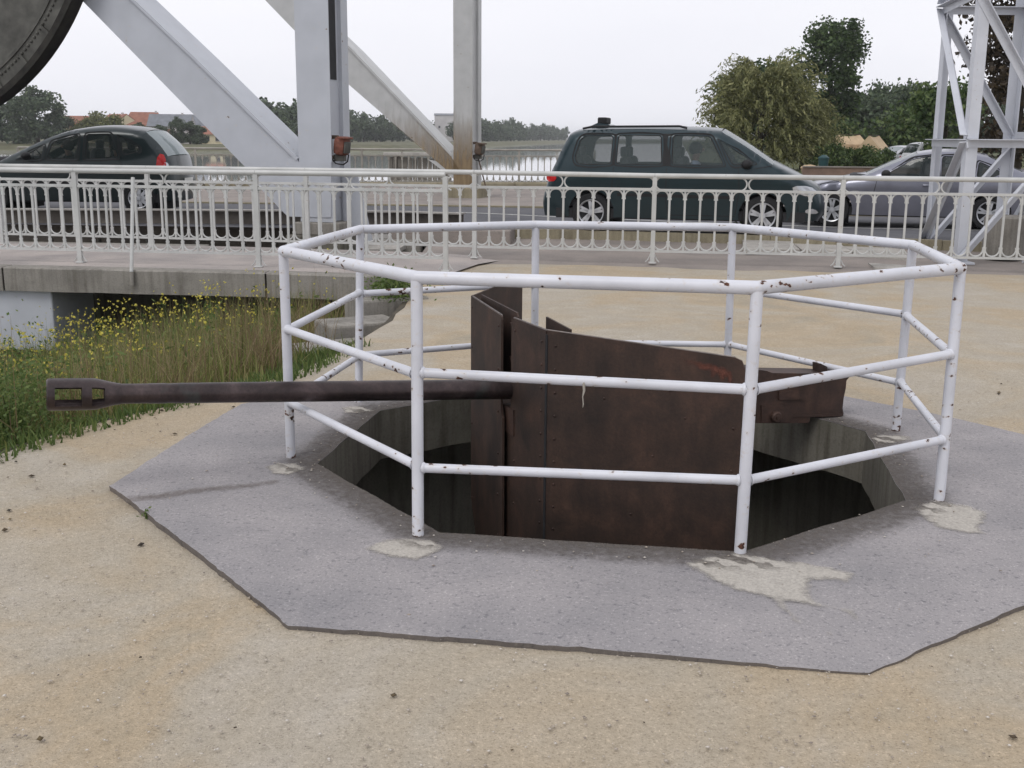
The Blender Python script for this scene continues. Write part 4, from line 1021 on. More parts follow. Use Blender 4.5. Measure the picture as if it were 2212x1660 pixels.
def make_car(name, label, spec, loc, rz, scale=1.0):
    root = thing(name, label, spec.get('cat', 'car'), loc, rz); root.scale = (scale,)*3
    segs = spec['top']; full = []; marks = []
    for kind, p in segs:
        q = p
        for _ in range(2):   # corner cutting that keeps the ends
            q = chaikin(q, 1, False)
        s0_ = len(full); full += q if not full else q[1:]; marks.append((kind, max(0, s0_-1), len(full)-1))
    Wd, zb, r0 = spec['half'], spec['belt'], .13
    fx, rx = full[0][0], full[-1][0]; xmax = max(p[0] for p in full); xmin = min(p[0] for p in full)
    wr_ = spec['wr']; ax = spec['axles']; ar = wr_+.055
    zb0 = full[0][1]
    def arch_pts(cx):
        h = zb0-wr_; a_ = math.acos(max(-1, min(1, math.sqrt(max(0, ar*ar-h*h))/ar)))
        n = 14; st_ = math.asin(h/ar)
        return [(cx+ar*math.cos(PI-st_+(2*st_-PI)*i/n), wr_+ar*math.sin(PI-st_+(2*st_-PI)*i/n)) for i in range(n+1)]
    bottom = arch_pts(ax[1])+arch_pts(ax[0])
    poly = full+bottom           # front bottom -> over the top -> rear bottom -> arches forward
    roundline = full
    def Y(x, z):
        y = Wd
        if z > zb: y -= (z-zb)*spec.get('tumble', .24)
        else: y -= .05*((zb-z)/zb)**2
        y += .012*math.exp(-((z-zb*.82)/.05)**2)          # waist crease
        tf = max(0, (x-(xmax-.9))/.9); tr_ = max(0, ((xmin+.8)-x)/.8)
        y -= .20*tf**2.2+.12*tr_**2.2
        d = seg_dist((x, z), roundline)
        if d < r0: u_ = 1-d/r0; y -= r0*.75*(1-math.sqrt(max(0, 1-u_*u_)))
        return y
    wins = [round_corners(w, spec.get('wcorner', .06)) for w in spec['windows']]
    wins = [resample(w, .07) for w in wins]
    v, t = cdt(resample(poly, .07), wins, .085)
    g = G(); ys = [Y(p.x, p.y) for p in v]
    for sgn in (1, -1): g.add([(p.x, sgn*y, p.y) for p, y in zip(v, ys)], [q if sgn < 0 else tuple(reversed(q)) for q in t])
    # skin over the top, split where the glass is
    NX = 10
    def skin(i0, i1):
        gg_ = G(); vs = []
        pts_ = resample(full[i0:i1+1], .07, False)
        for j, (x, z) in enumerate(pts_):
            a = pts_[max(0, j-1)]; b_ = pts_[min(len(pts_)-1, j+1)]; tx, tz = b_[0]-a[0], b_[1]-a[1]; L = math.hypot(tx, tz) or 1
            nx, nz = tz/L, -tx/L; yy = Y(x, z)
            if nz < -.2: pass
            for k in range(NX+1):
                s_ = -1+2*k/NX; c_ = spec.get('crown', .05)*(1-abs(s_)**2.4); vs.append((x+nx*c_, s_*yy, z+nz*c_))
        n = len(pts_)
        gg_.add(vs, [(j*(NX+1)+k, j*(NX+1)+k+1, (j+1)*(NX+1)+k+1, (j+1)*(NX+1)+k) for j in range(n-1) for k in range(NX)])
        return gg_
    for kind, i0, i1 in marks:
        if kind == 'body': sk = skin(i0, i1); g.add(sk.v, sk.f)
    me = g.mesh('body', spec['paint'], smooth=42)
    link('body', me, root)
    for kind, i0, i1 in marks:
        if kind != 'body': link(kind, skin(i0, i1).mesh(kind, GLASS_W if kind == 'windscreen' else spec.get('rearglass', GLASS), smooth=60), root)
    # side glass with dark frames
    for wi, w in enumerate(wins):
        vv, tt = cdt(w, [], .1); cx = sum(p[0] for p in w)/len(w); cz = sum(p[1] for p in w)/len(w)
        for sgn in (1, -1):
            gg_ = G().add([(p.x, sgn*(Y(p.x, p.y)-.012), p.y) for p in vv], tt)
            o = link('window', gg_.mesh('window', spec.get('glass', GLASS), smooth=60), root)
            fr_ = G(); vs = []
            for (x, z) in w:
                y = Y(x, z); ox, oz = cx+(x-cx)*1.0, cz+(z-cz)*1.0; dx, dz = x-cx, z-cz; L = math.hypot(dx, dz) or 1
                vs += [(x-dx/L*.018, sgn*(y-.008), z-dz/L*.018), (x+dx/L*spec.get('frame', .045), sgn*(Y(x+dx/L*.03, z+dz/L*.03)+.004), z+dz/L*spec.get('frame', .045))]
            k = len(w); fr_.add(vs, [(2*i, 2*((i+1) % k), 2*((i+1) % k)+1, 2*i+1) for i in range(k)])
            link('window_frame', fr_.mesh('window_frame', M['black'], smooth=60), o)
    # pillars of dark trim between the windows
    for w in spec.get('pillars', []):
        vv, tt = cdt(w, [], .1)
        for sgn in (1, -1): link('pillar_trim', G().add([(p.x, sgn*(Y(p.x, p.y)+.0035), p.y) for p in vv], tt).mesh('pillar_trim', M['black'], smooth=60), root)
    def side_line(name, pts_, wdt, mat, off=.003, both=True):
        pts_ = resample(pts_, .08, False)
        for sgn in (1, -1):
            gg_ = G(); vs = []
            for j, (x, z) in enumerate(pts_):
                a = pts_[max(0, j-1)]; b_ = pts_[min(len(pts_)-1, j+1)]; tx, tz = b_[0]-a[0], b_[1]-a[1]; L = math.hypot(tx, tz) or 1; nx, nz = -tz/L*wdt/2, tx/L*wdt/2
                vs += [(x+nx, sgn*(Y(x+nx, z+nz)+off), z+nz), (x-nx, sgn*(Y(x-nx, z-nz)+off), z-nz)]
            gg_.add(vs, [(2*i, 2*i+1, 2*i+3, 2*i+2) for i in range(len(pts_)-1)])
            link(name, gg_.mesh(name, mat, smooth=60), root)
    for p in spec['seams']: side_line('door_seam', p, .011, M['dark'])
    for p, wdt in spec.get('strips', []): side_line('side_moulding', p, wdt, M['black'], .012)
    for nm, p, mat in spec['lamps']:
        rsd = resample(chaikin(p, 1), .05); vv, tt = cdt(rsd, [], .06)
        for sgn in (1, -1):
            gg_ = G().add([(q.x, sgn*(Y(q.x, q.y)+.008), q.y) for q in vv], tt); link(nm, gg_.mesh(nm, mat, smooth=60), root)
    for hx, hz in spec['handles']:
        for sgn in (1, -1): link('door_handle', G().bbox((hx, sgn*(Y(hx, hz)+.018), hz), (.17, .03, .035), .012).mesh('door_handle', spec.get('handle_mat', M['black']), smooth=50), root)
    mx, mz = spec['mirror']
    for sgn in (1, -1):
        y = Y(mx, mz); mo = link('mirror', G().ball((mx, sgn*(y+.14), mz+.03), (.085, .11, .075), 14, 9).mesh('mirror', spec.get('mirror_mat', M['black']), smooth=60), root)
        link('mirror_stalk', G().box((mx+.02, sgn*(y+.03), mz-.02), (.06, .10, .04)).mesh('mirror_stalk', M['black']), mo)
    # bumpers, plates, underbody, cabin
    fb, rb = full[0], full[-1]
    for nm, cx_, sg in (('front_bumper', xmax, 1), ('rear_bumper', xmin, -1)):
        gg_ = G(); vs = []
        n = 12
        for j in range(n+1):
            s_ = -1+2*j/n; y = s_*(Y(cx_-sg*.35, .45)+.012); x = cx_+sg*(.035-.42*abs(s_)**3.2)
            for z, o_ in ((.24, -.03), (.30, .0), (.46, .012), (.55, .0), (.58, -.04)): vs.append((x+sg*o_, y, z))
        gg_.add(vs, [(j*5+k, j*5+k+1, (j+1)*5+k+1, (j+1)*5+k) for j in range(n) for k in range(4)])
        link(nm, gg_.mesh(nm, spec.get('bumper', spec['paint']), smooth=50), root)
    link('number_plate', G().box((xmin-.055, 0, .62), (.012, .5, .11)).mesh('number_plate', M['plate']), root)
    link('underbody', G().box(((xmax+xmin)/2, 0, .30), (xmax-xmin-.5, Wd*2-.12, .16)).mesh('underbody', M['dark']), root)
    for axx in ax: link('wheel_well', G().box((axx, 0, wr_+.1), (ar*1.7, Wd*2-.42, .7)).mesh('wheel_well', M['dark']), root)
    cab = spec['cabin']
    link('cabin_floor', G().box(((cab[0]+cab[1])/2, 0, .46), (cab[0]-cab[1], Wd*2-.22, .1)).mesh('cabin_floor', M['interior']), root)
    link('dashboard', G().bbox((cab[0]+.12, 0, zb-.13), (.5, Wd*2-.28, .34), .08).mesh('dashboard', M['interior'], smooth=50), root)
    for sx_, side_ in spec['seats']:
        gg_ = G().bbox((sx_, side_*.38, .62), (.5, .48, .2), .06); gg_.bbox((sx_-.27, side_*.38, .92), (.16, .46, .62), .06, 0, Matrix.Rotation(R(-12), 3, 'Y')); gg_.bbox((sx_-.36, side_*.38, 1.30), (.09, .25, .17), .035)
        link('seat', gg_.mesh('seat', M['seat'], smooth=50), root)
    gg_ = G().path([(cab[0]-.28+.13*math.sin(a)*.35, spec['driver_side']*.38+.18*math.cos(a), zb+.0+.17*math.sin(a)) for a in [2*PI*i/18 for i in range(18)]], .014, 6, closed=True)
    link('steering_wheel', gg_.mesh('steering_wheel', M['interior'], smooth=60), root)
    for axx in ax:
        for sgn in (1, -1): make_wheel(root, axx, sgn*(Wd-.115), wr_, spec['rim'], .2, sgn, spec['spokes'], spec.get('split', 0))
    return root, Y
def person(label, root_car, lx, ly, lz, shirt, hairmat, arms=True):
    """seated figure, one skin built on a skeleton, hair as a child"""
    vs = [(0, 0, 0), (-.02, 0, .18), (-.05, 0, .36), (-.06, 0, .46), (-.045, 0, .53), (-.03, 0, .60), (-.025, 0, .70), (.0, 0, .655), (.095, 0, .645),
          (-.05, .17, .42), (.06, .22, .20), (.28, .16, .30), (-.05, -.17, .42), (.06, -.22, .20), (.28, -.16, .30), (.2, .1, -.02), (.5, .11, .02), (.52, .11, -.35), (.2, -.1, -.02), (.5, -.11, .02), (.52, -.11, -.35)]
    es = [(0, 1), (1, 2), (2, 3), (3, 4), (4, 5), (5, 6), (5, 7), (7, 8), (2, 9), (9, 10), (10, 11), (2, 12), (12, 13), (13, 14), (0, 15), (15, 16), (16, 17), (0, 18), (18, 19), (19, 20)]
    rad = [.14, .13, .13, .06, .058, .085, .085, .07, .018, .065, .045, .03, .065, .045, .03, .085, .06, .045, .085, .06, .045]
    me = bpy.data.meshes.new('person'); me.from_pydata(vs, es, []); me.materials.append(shirt); me.materials.append(M['skin'])
    o = bpy.data.objects.new('person', me); C.objects.link(o)
    sk = o.modifiers.new('skin', 'SKIN'); sk.use_smooth_shade = True
    for i, r in enumerate(rad): me.skin_vertices[0].data[i].radius = (r, r); me.skin_vertices[0].data[i].use_root = (i == 0)
    o.modifiers.new('sub', 'SUBSURF').levels = 2; o.modifiers['sub'].render_levels = 2
    bpy.context.view_layer.update()
    mw = root_car.matrix_world.copy() if False else Matrix.Translation(root_car.location) @ root_car.rotation_euler.to_matrix().to_4x4() @ Matrix.Diagonal((*root_car.scale, 1))
    dg = bpy.context.evaluated_depsgraph_get(); ev = bpy.data.meshes.new_from_object(o.evaluated_get(dg))
    ev.materials.clear(); ev.materials.append(shirt); ev.materials.append(M['skin'])
    for p in ev.polygons:
        c = p.center; p.material_index = 1 if (c.z > .475 or c.x > .22 and c.z > .16) else 0; p.use_smooth = True
    bpy.data.objects.remove(o)
    o = link('person', ev); o.matrix_world = mw @ Matrix.Translation((lx, ly, lz)); tag(o, label, 'person')
    g = G().ball((-.05, 0, .665), (.115, .095, .115), 14, 9)
    link('hair', g.mesh('hair', hairmat, smooth=60), o)
    return o

# minivan: near wheels touch the road where the photo shows them
van_paint = mat_carpaint('dark_green_car_paint', (.007, .024, .031), .35, .3, .35, .12)
van = dict(cat='minivan', half=.905, belt=1.08, wr=.315, rim=.215, axles=(1.35, -1.35), tumble=.20, crown=.06, paint=van_paint, glass=GLASS, spokes=5, split=.16, cabin=(1.05, -1.9), driver_side=1, mirror=(1.08, 1.10), mirror_mat=M['black'], bumper=M['black'],
    top=[('body', [(2.17, .24), (2.25, .36), (2.26, .52), (2.19, .72), (2.04, .83), (1.75, .99), (1.46, 1.13)]), ('windscreen', [(1.46, 1.13), (1.05, 1.41), (.66, 1.635)]), ('body', [(.66, 1.635), (.3, 1.665), (-.6, 1.675), (-1.35, 1.66), (-1.62, 1.63), (-1.75, 1.57)]), ('rear_window', [(-1.75, 1.57), (-1.86, 1.37), (-1.96, 1.12)]), ('body', [(-1.96, 1.12), (-2.07, .9), (-2.15, .64), (-2.19, .45), (-2.15, .24)])],
    windows=[[(-1.60, 1.10), (-1.64, 1.22), (-1.56, 1.50), (-1.48, 1.56), (-1.02, 1.57), (-1.04, 1.10), (-1.4, 1.085)], [(-.97, 1.10), (-.95, 1.58), (-.26, 1.58), (-.23, 1.10)], [(-.09, 1.10), (-.09, 1.58), (.50, 1.57), (.74, 1.10)], [(.62, 1.52), (1.22, 1.145), (.86, 1.10)]],
    pillars=[[(-.225, 1.085), (-.245, 1.60), (-.105, 1.60), (-.095, 1.085)], [(-1.03, 1.085), (-1.01, 1.59), (-.965, 1.59), (-.975, 1.085)]],
    seams=[[(-.16, 1.06), (-.16, .55), (-.12, .32)], [(.95, 1.07), (.98, .7), (.93, .32)], [(-1.0, 1.06), (-1.02, .72)], [(1.46, 1.11), (1.2, 1.06)], [(-.12, .30), (.93, .30)]],
    strips=[([(-.93, .62), (.92, .60)], .05)],
    lamps=[('tail_lamp', [(-2.11, .80), (-2.10, .96), (-1.95, .97), (-1.92, .82)], M['redlamp']), ('headlamp', [(2.18, .70), (2.05, .80), (1.78, .80), (1.80, .70), (2.05, .62)], M['chrome']), ('fog_lamp', [(2.22, .36), (2.14, .44), (2.0, .43), (2.0, .36)], M['chrome'])],
    handles=[(-.02, .93), (-.85, .94)], seats=[(.32, 1), (.32, -1), (-.55, 1), (-.55, -1), (-1.35, 1), (-1.35, -1)])
pr_, pf_ = on_z(1276, 454, .52), on_z(1654, 467, .515)
hd = R(-13); mid = (pr_+pf_)/2; sc = (pf_.x-pr_.x)/math.cos(hd)/2.70
nv_ = Vector((-math.sin(hd), math.cos(hd), 0))
vc, vY = make_car('minivan', 'dark green minivan with a roof box fin driving off the bridge', van, (mid.x+nv_.x*.80*sc, mid.y+nv_.y*.80*sc, .20), hd, sc)
vc.scale = (sc, sc, sc*.97)
link('roof_rail', G().path([(-1.55, -.62, 1.675), (-1.4, -.66, 1.705), (.0, -.66, 1.72), (.12, -.66, 1.69)], .018, 8).mesh('roof_rail', M['black'], smooth=50), vc)
link('roof_rail', G().path([(-1.55, .62, 1.675), (-1.4, .66, 1.705), (.0, .66, 1.72), (.12, .66, 1.69)], .018, 8).mesh('roof_rail', M['black'], smooth=50), vc)
g = G().prism([(-1.64, 1.64), (-1.36, 1.77), (-1.18, 1.75), (-1.04, 1.66)], lambda a, b_, w: (a, -.35+w, b_), .7)
rr_ = link('roof_carrier', g.mesh('roof_carrier', van_paint), vc)
link('carrier_bracket', G().bbox((-1.30, 0, 1.81), (.15, .5, .11), .02).mesh('carrier_bracket', M['black']), rr_)
person('seated driver in a light blue shirt at the minivan wheel', vc, .30, -.40, .70, M['shirt'], M['hair'])

pic_paint = mat_carpaint('blackish_green_car_paint', (.005, .015, .017), .2, .28, .28, .08)
pic = dict(half=.875, belt=1.03, wr=.305, rim=.20, axles=(1.38, -1.38), tumble=.26, crown=.05, paint=pic_paint, glass=GLASS_D, rearglass=mat_glass('sky_toned_rear_glass', (.30, .36, .37), .75), spokes=9, cabin=(.95, -1.6), driver_side=1, mirror=(.62, 1.06), bumper=pic_paint,  # rear glass tint is lightened to paint in reflected sky
    top=[('body', [(2.16, .25), (2.23, .40), (2.20, .60), (2.05, .76), (1.65, .88), (1.22, .985)]), ('windscreen', [(1.22, .985), (.7, 1.25), (.2, 1.475), (-.1, 1.56)]), ('body', [(-.1, 1.56), (-.5, 1.625), (-.9, 1.64), (-1.3, 1.605), (-1.52, 1.555)]), ('rear_window', [(-1.52, 1.555), (-1.76, 1.34), (-1.92, 1.10)]), ('body', [(-1.92, 1.10), (-1.97, .9), (-2.03, .6), (-2.03, .4), (-1.98, .25)])],
    windows=[[(.86, 1.01), (.34, 1.31), (.40, 1.02)], [(.30, 1.03), (.20, 1.36), (-.3, 1.50), (-.28, 1.03)], [(-.42, 1.03), (-.44, 1.51), (-.90, 1.52), (-1.06, 1.06)], [(-1.03, 1.49), (-1.44, 1.27), (-1.44, 1.18), (-1.14, 1.10)]],
    seams=[[(-.35, 1.0), (-.35, .35)], [(.72, 1.0), (.78, .6), (.72, .33)], [(-1.08, 1.04), (-1.15, .75)]], strips=[([(-.95, .58), (.92, .58)], .06)],
    lamps=[('tail_lamp', [(-1.92, .82), (-1.90, 1.12), (-1.78, 1.16), (-1.73, .84)], M['redlamp']), ('reverse_lamp', [(-1.955, .86), (-1.94, .98), (-1.88, .99), (-1.88, .86)], M['chrome']), ('headlamp', [(2.16, .62), (2.0, .76), (1.75, .80), (1.80, .68)], M['chrome'])],
    handles=[(-.22, .92), (-1.0, .93)], seats=[(.12, 1), (.12, -1), (-.78, 1), (-.78, -1)])
pw = on_z(302.7, 427, .505); hd = R(180-1.5); hv = Vector((math.cos(hd), math.sin(hd), 0)); nv_ = Vector((-hv.y, hv.x, 0))
mid = pw+hv*1.38
pc, pY = make_car('hatchback', 'very dark green rounded car with red tail lamp crossing the bridge', pic, (mid.x-nv_.x*.76, mid.y-nv_.y*.76, .20), hd, 1.0)
pc.scale = (1, 1, .97)
person('driver in a dark jumper seen through the dark car window', pc, .12, .38, .62, M['jumper'], M['hair'])
person('passenger in a dark jumper on the rear seat of the dark car', pc, -.80, .38, .62, M['jumper'], M['hair'])

bmw_paint = mat_carpaint('grey_blue_car_paint', (.22, .225, .27), .65, .3)
bmw = dict(cat='car', half=.895, belt=.94, wr=.315, rim=.222, axles=(1.38, -1.38), tumble=.34, crown=.045, paint=bmw_paint, glass=GLASS_D, spokes=5, split=.2, cabin=(.75, -1.5), driver_side=1, mirror=(.46, .97), handle_mat=bmw_paint, bumper=bmw_paint,
    top=[('body', [(2.10, .24), (2.16, .40), (2.13, .58), (2.02, .70), (1.6, .82), (1.1, .91), (.80, .965)]), ('windscreen', [(.80, .965), (.38, 1.17), (-.08, 1.355)]), ('body', [(-.08, 1.355), (-.45, 1.415), (-.9, 1.41), (-1.30, 1.325)]), ('rear_window', [(-1.30, 1.325), (-1.62, 1.18), (-1.88, 1.06)]), ('body', [(-1.88, 1.06), (-2.28, 1.01), (-2.35, .87), (-2.36, .55), (-2.3, .24)])],
    windows=[[(.52, .955), (.0, 1.27), (-.30, 1.335), (-.40, 1.335), (-.40, .935)], [(-.50, .935), (-.50, 1.335), (-.92, 1.325), (-1.05, 1.28), (-1.02, .95)], [(-1.10, .955), (-1.13, 1.25), (-1.55, 1.05), (-1.42, .97)]],
    pillars=[[(-.40, .93), (-.40, 1.345), (-.50, 1.345), (-.50, .93)]],
    seams=[[(-.45, .92), (-.45, .35)], [(.60, .93), (.66, .6), (.62, .3)], [(-1.07, .93), (-1.12, .7), (-.98, .5)], [(.80, .95), (1.35, .86), (1.9, .72)]],
    lamps=[('headlamp', [(2.08, .60), (1.98, .70), (1.72, .73), (1.74, .64)], M['chrome']), ('side_repeater', [(.92, .66), (.92, .685), (1.04, .685), (1.04, .66)], M['chrome']), ('tail_lamp', [(-2.3, .78), (-2.28, .92), (-2.05, .93), (-2.05, .80)], M['redlamp'])],
    handles=[(-.28, .80), (-1.0, .82)], seats=[(.0, 1), (.0, -1), (-.85, 1), (-.85, -1)])
pf_, pr_ = on_z(1797, 452, .44), on_z(2136, 460, .44)
hd = math.atan2(pf_.y-pr_.y, pf_.x-pr_.x); mid = (pf_+pr_)/2; sc = (pf_-pr_).length/2.76; hv = Vector((math.cos(hd), math.sin(hd), 0)); nv_ = Vector((-hv.y, hv.x, 0))
bc, bY = make_car('saloon_car', 'grey blue saloon car approaching the bridge behind the lattice mast', bmw, (mid.x-nv_.x*.78*sc, mid.y-nv_.y*.78*sc, .128), hd, sc)
print('SCALES', sc)

# ================================================================== VEGETATION
def unit(n):
    v = RNG.normal(size=(n, 3)); return v/np.linalg.norm(v, axis=1)[:, None]
def leaf_mesh(name, c, size, mat, long=1.6, axis=None, flat=0.0):
    """diamond leaves at centres c (N,3)"""
    n = len(c); u = unit(n) if axis is None else axis/np.linalg.norm(axis, axis=1)[:, None]
    w = unit(n)
    if flat: w[:, 2] *= 1-flat
    v = np.cross(u, w); v /= np.linalg.norm(v, axis=1)[:, None]+1e-9
    s = size if np.ndim(size) else np.full(n, size); s = (s*(.6+.8*RNG.random(n)))[:, None]
    P = np.stack([c-u*s*long*.5, c+v*s*.5, c+u*s*long*.5, c-v*s*.5], 1).reshape(-1, 3)
    return np_mesh(name, P, np.arange(4*n).reshape(-1, 4), mat)
L_DARK = mat_leaf('dark_poplar_leaves', [(.2, (.012, .022, .009)), (.5, (.030, .050, .018)), (.8, (.06, .085, .03))], gain=1.75)
L_MID = mat_leaf('mid_green_leaves', [(.2, (.014, .026, .009)), (.5, (.034, .055, .018)), (.8, (.075, .095, .032))], gain=1.9)
L_OLIVE = mat_leaf('olive_willow_leaves', [(.2, (.040, .046, .018)), (.5, (.088, .092, .038)), (.8, (.165, .160, .075))], .3, gain=1.95)
L_RED = mat_leaf('purple_brown_leaves', [(.2, (.012, .010, .008)), (.5, (.035, .026, .018)), (.8, (.075, .055, .03))], gain=1.5)
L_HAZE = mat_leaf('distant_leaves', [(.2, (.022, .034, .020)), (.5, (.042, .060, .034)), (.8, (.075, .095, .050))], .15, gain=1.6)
L_YEL = mat_leaf('yellowish_leaves', [(.2, (.05, .06, .02)), (.5, (.11, .12, .04)), (.8, (.19, .19, .07))], .25, gain=1.2)
def clumpy(n, rx, ry, rz, k, spread, zc, hollow=.55, top=None):
    """points in k clumps spread through an uneven ellipsoid"""
    d = unit(k); r = hollow+(1-hollow)*RNG.random(k)**.6
    cc = d*r[:, None]*np.array([rx, ry, rz]); 
    if top: cc[:, :2] *= (1-np.clip(cc[:, 2:3]/rz, 0, 1)*top)
    w = RNG.random(k)+.3; idx = RNG.choice(k, n, p=w/w.sum())
    sp = spread*(.6+.8*RNG.random(k)); p = cc[idx]+np.clip(RNG.normal(size=(n, 3)), -1.7, 1.7)*sp[idx][:, None]*np.array([1, 1, .8])
    p[:, 2] += zc; return p
def trunk_mesh(name, h, r, n_limbs, reach, seed, lean=.05):
    rnd = random.Random(seed); g = G()
    top_ = Vector((rnd.uniform(-lean, lean)*h, rnd.uniform(-lean, lean)*h, h))
    mid_ = Vector((top_.x*.4+rnd.uniform(-.02, .02)*h, top_.y*.4, h*.5))
    g.path([(0, 0, -.2), tuple(mid_*.35), tuple(mid_), tuple(top_)], [r*1.25, r, r*.7, r*.2], 8)
    for i in range(n_limbs):
        t = .3+.6*i/n_limbs; b_ = Vector((0, 0, 0)).lerp(mid_, t*2) if t < .5 else mid_.lerp(top_, t*2-1)
        a = rnd.uniform(0, 6.28); L = reach*rnd.uniform(.5, 1)*(1.1-t*.6); e = b_+Vector((math.cos(a)*L, math.sin(a)*L, L*rnd.uniform(.4, 1.0)))
        m_ = b_.lerp(e, .5)+Vector((0, 0, L*.05)); g.path([b_, m_, e], [r*.42, r*.28, r*.08], 6)
    return g.mesh(name, M['bark'], smooth=60)
def tree(name, label, loc, crown_me, trunk_me, scale=(1, 1, 1), rz=0, group=None):
    t = thing(name, label, 'tree', loc, rz, group); t.scale = scale
    link('trunk', trunk_me, t); link('crown', crown_me, t); return t
def gpos(u, y, z=.05): p = at_y(u, 300, y); return (p.x, y, z)
# willow: long drooping strands
N = 1250; strands = []; axs = []
for i in range(N):
    a = RNG.random()*6.283; el = RNG.random()**.7; r = 3.5*math.sqrt(1-el**2*.8)*(.30+.70*RNG.random())*(1+.16*math.sin(3*a+1)+.12*math.sin(5*a)); z0 = .5+4.3*el*(1+.1*math.sin(4*a))
    st_ = np.array([r*math.cos(a)*.8, r*math.sin(a)*.8, z0]); out = np.array([math.cos(a), math.sin(a), .9+1.0*el]); L = .9+1.5*RNG.random()**1.5; k = 20
    tt = np.linspace(0, 1, k); wob = RNG.normal(size=3)*.15
    p = st_+out*(tt*.62*L)[:, None]+np.array([0, 0, -1])*((tt**2.2)*L*.85)[:, None]+wob*tt[:, None]
    strands.append(p+RNG.normal(size=(k, 3))*.055); axs.append(np.gradient(p, axis=0)+RNG.normal(size=(k, 3))*.04)
c_ = np.concatenate(strands); ax_ = np.concatenate(axs)
wil = leaf_mesh('crown', c_, .072, L_OLIVE, 3.4, ax_)
tree('willow_tree', 'broad olive green willow with drooping feathery branches beyond the minivan', gpos(1643, 62), wil, trunk_mesh('trunk', 4.5, .22, 9, 2.2, 3))
tree('willow_tree', 'smaller olive willow growing against the right side of the broad willow', gpos(1735, 64), wil, trunk_mesh('trunk', 4, .18, 7, 2.0, 5), (.62, .62, .66), 2.1)
# tall poplars
c1 = np.concatenate([clumpy(9000, 2.3, 2.3, 4.9, 46, .55, 9.4, .45, .25), clumpy(3000, 2.1, 2.1, 3.0, 22, .5, 4.0, .4)])
pop = leaf_mesh('crown', c1, .24, L_DARK, 1.3)
tree('poplar_tree', 'tall dark poplar rising highest behind the willow', gpos(1795, 100), pop, trunk_mesh('trunk', 12.5, .3, 10, 2.4, 8), (.98, .98, .86))
c2 = np.concatenate([clumpy(8000, 3.2, 2.6, 3.6, 40, .6, 8.0, .4, .45), clumpy(2500, 3.0, 2.6, 2.5, 18, .6, 4.0, .4)])
pop2 = leaf_mesh('crown', c2, .26, L_DARK, 1.3)
tree('poplar_tree', 'dark bushy topped tree showing above the willow crown', gpos(1640, 98), pop2, trunk_mesh('trunk', 9.5, .28, 9, 2.4, 9), (1.1, 1, .70))
tree('poplar_tree', 'thin loose topped tree between the willow and the tall poplar', gpos(1722, 104), leaf_mesh('crown', clumpy(1900, 1.9, 1.9, 4.6, 26, .42, 5.6, .3, .5), .20, L_MID, 1.8), trunk_mesh('trunk', 9.6, .16, 12, 1.8, 12))
# rounded dark wood on the right
wood_px = [(1845, 135, 7.2, 'rounded dark tree at the left end of the far wood'), (1885, 140, 7.4, 'wide dark tree standing second in the far wood'), (1925, 150, 9.3, 'highest rounded dark tree of the far wood'), (1975, 140, 8.8, 'dark tree of the far wood seen left of the lattice mast'), (2035, 128, 7.6, 'dark tree of the far wood seen between the mast legs'), (2130, 130, 6.8, 'low dark tree of the far wood behind the mast')]
wc = leaf_mesh('crown', clumpy(7000, 4.2, 3.6, 3.6, 60, .75, 4.6, .5), .34, L_HAZE, 1.3); wt_ = trunk_mesh('trunk', 6, .3, 8, 2.6, 15)
for i, (u, y, h, lab) in enumerate(wood_px): tree('wood_tree', lab, gpos(u, y), wc, wt_, (.9, .9, h/8.4), i*1.3, 'trees of the far wood')
bushc = leaf_mesh('crown', clumpy(2600, 1.7, 1.3, 1.1, 30, .32, 1.0, .4), .15, L_MID, 1.5); busht = trunk_mesh('trunk', 1.1, .06, 7, .8, 21)
for i, (u, y, s_, lab) in enumerate([(1822, 92, 1.3, 'dark bush left of the beige tents'), (1876, 62, .56, 'low hedge bush in front of the wide beige tent'), (1846, 63, .5, 'low hedge bush in front of the squarish beige tent'), (1812, 66, .55, 'rounded bush at the foot of the willow'), (1955, 96, 1.9, 'grey green bush behind the parked white van'), (1912, 64, .5, 'small bush at the end of the hedge'), (1798, 60, .6, 'brownish bush between willow and hedge')]):
    t_ = thing('bush', lab, 'bush', gpos(u, y), i*.9, 'bushes in the field'); t_.scale = (s_,)*3; link('trunk', busht, t_); link('crown', bushc, t_)
# nearer purple-brown tree at the right edge
c3 = np.concatenate([clumpy(9500, 2.4, 2.4, 3.6, 70, .36, 6.0, .35, .2), clumpy(3500, 2.1, 2.1, 1.8, 26, .36, 2.6, .35)])
tree('plum_tree', 'dark purple brown tree with loose branches behind the lattice mast', gpos(2200, 38), leaf_mesh('crown', c3, .125, L_RED, 1.6), trunk_mesh('trunk', 8.5, .2, 14, 2.4, 31), (.92, .92, 1))
tree('field_tree', 'small green tree glimpsed through the mast below the purple tree', gpos(2040, 55), leaf_mesh('crown', clumpy(3600, 1.6, 1.6, 1.9, 34, .34, 2.5, .35), .14, L_MID, 1.6), trunk_mesh('trunk', 4.0, .12, 9, 1.3, 33))
